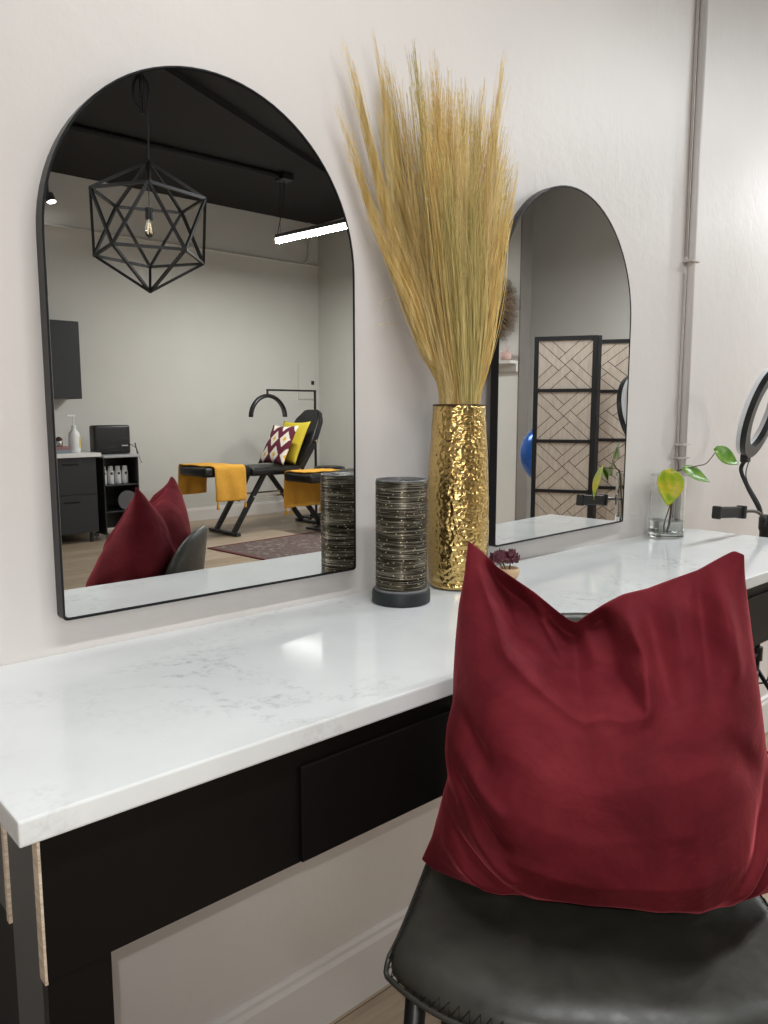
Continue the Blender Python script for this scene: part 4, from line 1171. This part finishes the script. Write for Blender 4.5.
def soft_pillow(name, label, m, c, w, h, th, tilt, yawp, uv=False):
    """square cushion leaning back; c = bottom centre"""
    t = thing(name, label, 'pillow', c)
    c = Vector(c); Rm = Matrix.Rotation(yawp, 3, 'Z') @ Matrix.Rotation(tilt, 3, 'Y')
    bm = B(); n = 18; G = []
    uvl = bm.loops.layers.uv.verify()
    for sgn in (1, -1):
        rows = []
        for i in range(n + 1):
            row = []
            for j in range(n + 1):
                s = j / n * 2 - 1; q = i / n * 2 - 1
                e = (max(0, (1 - s * s)) ** .5) * (max(0, (1 - q * q)) ** .5)
                pin = 1 - .07 * (1 - s * s) * abs(q) ** 2 if True else 1
                yy = s * w / 2 * (1 - .08 * (1 - q * q)); zz_ = q * h / 2 * (1 - .08 * (1 - s * s)) + h / 2
                if sgn < 0 and (i in (0, n) or j in (0, n)): row.append(G[0][i][j]); continue
                row.append(bm.verts.new(c + Rm @ Vector((-sgn * th / 2 * e, yy, zz_))))
            rows.append(row)
        G.append(rows)
        for i in range(n):
            for j in range(n):
                qd = [(i, j), (i, j + 1), (i + 1, j + 1), (i + 1, j)]
                if sgn < 0: qd = qd[::-1]
                try: f = bm.faces.new([rows[a][b_] for a, b_ in qd])
                except ValueError: continue
                for l, (a, b_) in zip(f.loops, qd): l[uvl].uv = (b_ / n, a / n)
    obj('cushion_cover', bm, m, t, True)
    return t
soft_pillow('mustard_cushion', 'plain mustard yellow cushion leaning on the backrest of the treatment bed', M['mustard'], (5.03, -4.91, .722), .52, .53, .10, R(25), R(0))
soft_pillow('patterned_cushion', 'burgundy, white and gold ikat cushion leaning on the mustard cushion', M['ikat'], (4.845, -4.87, .722), .50, .49, .10, R(27), R(0))
# second bed, nearer the mirror
bed2 = thing('treatment_bed', 'black treatment bed with round base, partly hidden behind the cylinder lamp reflection', 'treatment bed', (5.5, -4.3, 0), 'treatment beds')
bm = B(); cushion(bm, (4.82, -4.575, .560), (5.36, -4.09, .655), .035); obj('foot_cushion', bm, M['vinyl'], bed2, True)
bm = B(); cushion(bm, (5.365, -4.575, .555), (6.05, -4.09, .655), .035); obj('seat_cushion', bm, M['vinyl'], bed2, True)
bm = B(); prism(bm, hexp, lambda a, b_, d: Vector((6.03, -4.333, .64)) + Vector((.42, 0, .91)) * b_ * .75 + Vector((0, a * .88, 0)) + Vector((-.91, 0, .42)) * d, -.03, .04); obj('backrest', bm, M['vinyl'], bed2)
bm = B(); box(bm, (5.12, -4.598, .002), (5.85, -4.10, .022), .006); obj('base_plate', bm, M['black_metal'], bed2)
bm = B(); lathe(bm, [(0, .022), (.10, .022), (.09, .05), (.06, .06), (.06, .55), (0, .55)], (5.45, -4.34), 24); bar(bm, (5.2, -4.34, .10), (5.62, -4.34, .44), .05, .06); obj('pedestal', bm, M['black_metal'], bed2)
P_ = []
prof = catmull([(0, -4.25, .669), (0, -4.36, .670), (0, -4.50, .669), (0, -4.575, .662), (0, -4.592, .61), (0, -4.591, .50), (0, -4.592, .37), (0, -4.591, .265)], 4)
for i, p in enumerate(prof):
    hang = max(0, .62 - p.z)
    P_.append([Vector((4.845 + .50 * j / 15, p.y - .008 * (1 + math.sin(j * .9 + 2)) * min(1, hang * 6), p.z + .003 * math.sin(j + i))) for j in range(16)])
towel('draped_towel', 'mustard towel draped over the foot of the bed beside the lamp reflection', P_, [(4.86, -4.60, .27), (4.93, -4.60, .268), (5.34, -4.60, .27)])
# half-moon lamp behind the bed
hm = thing('half_moon_lamp', 'black half-moon arch lamp on a tall stand above the cushions', 'lamp', (5.79, -5.28, 0))
bm = B(); bar(bm, (5.79, -5.28, .02), (5.79, -5.28, 1.560), .022, .022); obj('pole', bm, M['black_metal'], hm)
bm = B(); bar(bm, (5.801, -5.28, 1.560), (5.09, -5.28, 1.560), .022, .022); obj('boom', bm, M['black_metal'], hm)
bm = B(); bar(bm, (5.10, -5.28, 1.57), (5.10, -5.28, 1.51), .018, .018); obj('hanger', bm, M['black_metal'], hm)
bm = B(); P_ = []
for k in range(33):
    a = math.pi * (k / 32); rad = Vector((math.cos(a), 0, math.sin(a))); c_ = Vector((5.105, -5.28, 1.250))
    P_.append([c_ + rad * .225 + Vector((0, -.03, 0)), c_ + rad * .245 + Vector((0, -.03, 0)), c_ + rad * .262, c_ + rad * .245 + Vector((0, .03, 0)), c_ + rad * .225 + Vector((0, .03, 0))])
thick_sheet(bm, P_, .004); obj('arch_head', bm, M['black_metal'], hm, True)
bm = B(); P_ = []
for k in range(33):
    a = math.pi * (k / 32); rad = Vector((math.cos(a), 0, math.sin(a))); P_.append([Vector((5.105, -5.28, 1.25)) + rad * .226 + Vector((0, d, 0)) for d in (-.025, 0, .025)])
thick_sheet(bm, P_, .003); obj('light_strip', bm, M['mid_grey'], hm, True, label='grey unlit light strip')
bm = B(); box(bm, (5.64, -5.43, .002), (5.92, -5.22, .022), .005); obj('lamp_base', bm, M['black_metal'], hm)
# rolling stool behind the beds
rs = thing('rolling_stool', 'black round rolling stool behind the raised backrest of the treatment bed', 'stool', (5.745, -4.95, 0))
bm = B(); lathe(bm, [(0, .575), (.17, .575), (.19, .59), (.195, .62), (.185, .65), (.15, .66), (0, .66)], (5.745, -4.95), 32); obj('seat', bm, M['vinyl'], rs, True)
bm = B(); tube(bm, [(5.745, -4.95, .09), (5.745, -4.95, .58)], .025, 12); obj('column', bm, M['silver'], rs, True)
for k in range(5):
    a = k * 2 * math.pi / 5; bm = B(); tube(bm, [(5.745, -4.95, .10), (5.745 + .24 * math.cos(a), -4.95 + .24 * math.sin(a), .06)], .014, 8); ellipsoid(bm, (5.745 + .24 * math.cos(a), -4.95 + .24 * math.sin(a), .0255), (.025, .025, .025), 12, 8); obj('caster_leg', bm, M['black_metal'], rs, True)
# rug
ru = thing('woven_rug', 'faded red and grey patterned rug on the wooden floor before the treatment beds', 'rug', (4.5, -3.3, 0))
bm = B(); Rz = Matrix.Rotation(R(-5), 3, 'Z'); box(bm, (3.70, -4.16, .002), (5.04, -2.70, .010), .003, Rz, (3.70, -4.16, 0)); obj('rug_field', bm, M['rug'], ru)
bm = B()
for lo, hi in (((3.66, -4.20, .001), (5.08, -4.16, .0115)), ((3.66, -2.70, .001), (5.08, -2.66, .0115)), ((3.66, -4.16, .001), (3.70, -2.70, .0115)), ((5.04, -4.16, .001), (5.08, -2.70, .0115))): box(bm, lo, hi, .002, Rz, (3.70, -4.16, 0))
obj('rug_border', bm, M['rug_edge'], ru, label='dark red border')
# electrical panel, outlet
ep = thing('breaker_panel', 'grey painted electrical panel set in the far wall by the corner', 'electrical panel', (6.21, BY, 1.47))
bm = B(); box(bm, (6.08, BY + .0005, 1.47), (6.345, BY + .014, 1.945), .003); obj('panel_frame', bm, M['wall_room'], ep)
bm = B(); box(bm, (6.095, BY + .014, 1.485), (6.33, BY + .0165, 1.93), .001); obj('panel_door', bm, M['wall_room'], ep)
bm = B(); box(bm, (6.285, BY + .014, 1.665), (6.325, BY + .030, 1.715), .003); obj('latch', bm, M['black_plastic'], ep)
ot = thing('wall_outlet', 'pale outlet plate low on the far grey wall under the bed', 'outlet', (4.98, BY, .42))
bm = B(); box(bm, (4.94, BY + .0005, .40), (5.02, BY + .008, .52), .002); obj('cover_plate', bm, M['outlet'], ot)
bm = B(); box(bm, (4.963, BY + .008, .425), (4.997, BY + .010, .455)); box(bm, (4.963, BY + .008, .468), (4.997, BY + .010, .498)); obj('socket_face', bm, M['white_plastic'], ot)

# ------------------------------------------------------------------ folding screen
fs = thing('folding_screen', 'black framed folding screen with pale diagonal slat panels, seen in the right mirror', 'screen', (4.6, -.4, 0))
SH = 1.80
def screen_panel(p0, p1):
    p0 = Vector((*p0, 0)); p1 = Vector((*p1, 0)); d = (p1 - p0); W_ = d.length; d.normalize(); n = Vector((-d.y, d.x, 0))
    def S(a, z, o_): return p0 + d * a + n * o_ + Vector((0, 0, z))
    fwid = .028; cells = 5; z0, z1 = .10, SH
    bm = B()
    for a0, a1, za, zb in [(0, fwid, .0, z1), (W_ - fwid, W_, .0, z1), (fwid, W_ - fwid, z1 - .026, z1), (fwid, W_ - fwid, z0, z0 + .034)]:
        prism(bm, [(a0, za), (a1, za), (a1, zb), (a0, zb)], lambda a, z, o_: S(a, z, o_), -.014, .014)
    ch = (z1 - z0 - .034) / cells
    for k in range(1, cells):
        z = z0 + .017 + ch * k
        prism(bm, [(fwid, z - .011), (W_ - fwid, z - .011), (W_ - fwid, z + .011), (fwid, z + .011)], lambda a, z_, o_: S(a, z_, o_), -.013, .013)
    fr = obj('panel_frame', bm, M['black_metal'], fs)
    bm = B(); prism(bm, [(fwid, z0 + .03), (W_ - fwid, z0 + .03), (W_ - fwid, z1 - .03), (fwid, z1 - .03)], lambda a, z_, o_: S(a, z_, o_), -.0015, .0015); obj('backing', bm, M['screen_back'], fr)
    # boards laid as a pinwheel in each cell, at 45 degrees
    bm = B()
    def clip(poly, xa, xb, ya, yb):
        for ax, lim, sg in ((0, xa, 1), (0, xb, -1), (1, ya, 1), (1, yb, -1)):
            out = []
            for i in range(len(poly)):
                P0, P1 = poly[i], poly[(i + 1) % len(poly)]
                i0 = sg * (P0[ax] - lim) >= 0; i1 = sg * (P1[ax] - lim) >= 0
                if i0: out.append(P0)
                if i0 != i1:
                    t = (lim - P0[ax]) / (P1[ax] - P0[ax]); out.append((lerp(P0[0], P1[0], t), lerp(P0[1], P1[1], t)))
            poly = out
            if len(poly) < 3: return []
        return poly
    s_ = math.sqrt(.5)
    for k in range(cells):
        za = z0 + .026 + ch * k; zb = za + ch - .019
        xa, xb = fwid + .001, W_ - fwid - .001; cx, cz = (xa + xb) / 2, (za + zb) / 2
        sc = (xb - xa) / (zb - za); bw = .168 * (zb - za); big = .5; gp = .0019
        for turn in range(4):
            for a0, a1, b0, b1 in ((0, big, 0, bw), (0, bw, bw, big), (bw, big, bw, big)):
                q = []
                for a, b_ in ((a0 + gp, b0 + gp), (a1 - gp, b0 + gp), (a1 - gp, b1 - gp), (a0 + gp, b1 - gp)):
                    for _ in range(turn): a, b_ = -b_, a
                    q.append((cx + (a - b_) * s_ * sc, cz + (a + b_) * s_))
                c_ = clip(q, xa, xb, za, zb)
                if len(c_) >= 3: prism(bm, c_, lambda a, z_, o_: S(a, z_, o_), -.006, .006)
    obj('slat_panel', bm, M['slat'], fr, label='pale wood slats laid in a pinwheel pattern')
screen_panel((4.409, -.600), (4.570, -.231))
screen_panel((4.590, -.225), (4.800, -.545))
screen_panel((4.788, -.580), (4.985, -.160))

# ------------------------------------------------------------------ wall hanging, ledge, pot, balloon
wh = thing('fringe_wall_hanging', 'round brown fibre wall hanging on the grey wall, seen in the right mirror', 'wall hanging', (6.40, -2.17, 2.35))
bm = B(); g = random.Random(9); cy, cz_ = -2.36, 2.36
for k in range(900):
    a = g.uniform(0, 2 * math.pi); r0 = g.uniform(0, .05); r1 = .30 * g.uniform(.6, 1.06) * (1 + .22 * max(0, -math.sin(a)))
    p0 = Vector((6.40 - g.uniform(.0, .05), cy + r0 * math.cos(a), cz_ + r0 * math.sin(a))); p2 = Vector((6.425 - g.uniform(.0, .07), cy + r1 * math.cos(a + g.uniform(-.15, .15)), cz_ + r1 * math.sin(a) - .05 * g.random()))
    p1 = p0.lerp(p2, .5) + Vector((-.03, 0, -.01)); tube(bm, [p0, p1, p2], [.004, .006, .0015], 3)
obj('fibre_fringe', bm, M['feather'], wh, True)
bm = B(); ellipsoid(bm, (6.405, cy, cz_), (.02, .07, .07), 16, 8); obj('centre_disc', bm, M['feather'], wh, True)
lg = B(); box(lg, (6.29, -2.95, 1.775), (RX - .001, -2.047, 1.805), .002); box(lg, (6.40, -2.95, 1.70), (RX - .001, -2.047, 1.775), .002)
tag(obj('wall_ledge', lg, M['wall_room']), 'pale picture ledge under the brown wall hanging', 'shelf')
pk = thing('pink_pot', 'small pink pot with dried twigs on the pale wall ledge', 'pot', (6.35, -2.14, 1.806))
bm = B(); lathe(bm, [(0, 1.8055), (.04, 1.8055), (.055, 1.83), (.058, 1.87), (.05, 1.885), (.045, 1.88), (0, 1.87)], (6.35, -2.14), 20); obj('pot', bm, M['pink'], pk, True)
bm = B()
for dx, dy, dz in ((.0, .02, .11), (.01, -.05, .06), (-.01, .05, .07)): tube(bm, [(6.35, -2.14, 1.86), (6.35 + dx, -2.14 + dy, 1.87 + dz)], .004, 5)
obj('twig', bm, M['pink'], pk)
bl = thing('blue_balloon', 'shiny blue balloon floating behind the folding screen', 'balloon', (5.5, -1.17, .95))
bm = B(); ellipsoid(bm, (5.5, -1.150, .965), (.19, .225, .24), 32, 20); obj('balloon_skin', bm, M['blue_foil'], bl, True)
bm = B(); tube(bm, catmull([(5.5, -1.165, .727), (5.51, -1.16, .5), (5.49, -1.17, .25), (5.5, -1.165, .06)], 6), .003, 5); obj('ribbon', bm, M['white_plastic'], bl, True)
bm = B(); lathe(bm, [(0, .001), (.05, .001), (.05, .05), (.02, .065), (0, .066)], (5.5, -1.165), 16); obj('weight', bm, M['blue_foil'], bl)

# ------------------------------------------------------------------ the phone's own flash, beside the lens
fl = bpy.data.lights.new('phone_flash', 'SPOT'); fl.energy = 15; fl.spot_size = R(100); fl.spot_blend = .7; fl.shadow_soft_size = .003; fl.color = (1, .965, .93)
flo = bpy.data.objects.new('phone_flash', fl); COL.objects.link(flo)
flo.location = Vector((0, 0, H)) - rt * .020 + up * .024; flo.rotation_euler = fw.to_track_quat('-Z', 'Y').to_euler()

# ------------------------------------------------------------------ world, colour management
w = bpy.data.worlds.new('world'); scene.world = w; w.use_nodes = True
w.node_tree.nodes['Background'].inputs[0].default_value = (.9, .95, 1, 1); w.node_tree.nodes['Background'].inputs[1].default_value = 0.02
vs_ = scene.view_settings
scene.display_settings.display_device = 'sRGB'
vs_.view_transform = 'Standard'; vs_.look = 'None'; vs_.gamma = 1.0; vs_.use_curve_mapping = False; vs_.exposure = 0.10
scene.cycles.caustics_reflective = False; scene.cycles.caustics_refractive = True
scene.cycles.max_bounces = 10; scene.cycles.glossy_bounces = 6; scene.cycles.diffuse_bounces = 5; scene.cycles.transmission_bounces = 10
scene.cycles.use_denoising = True
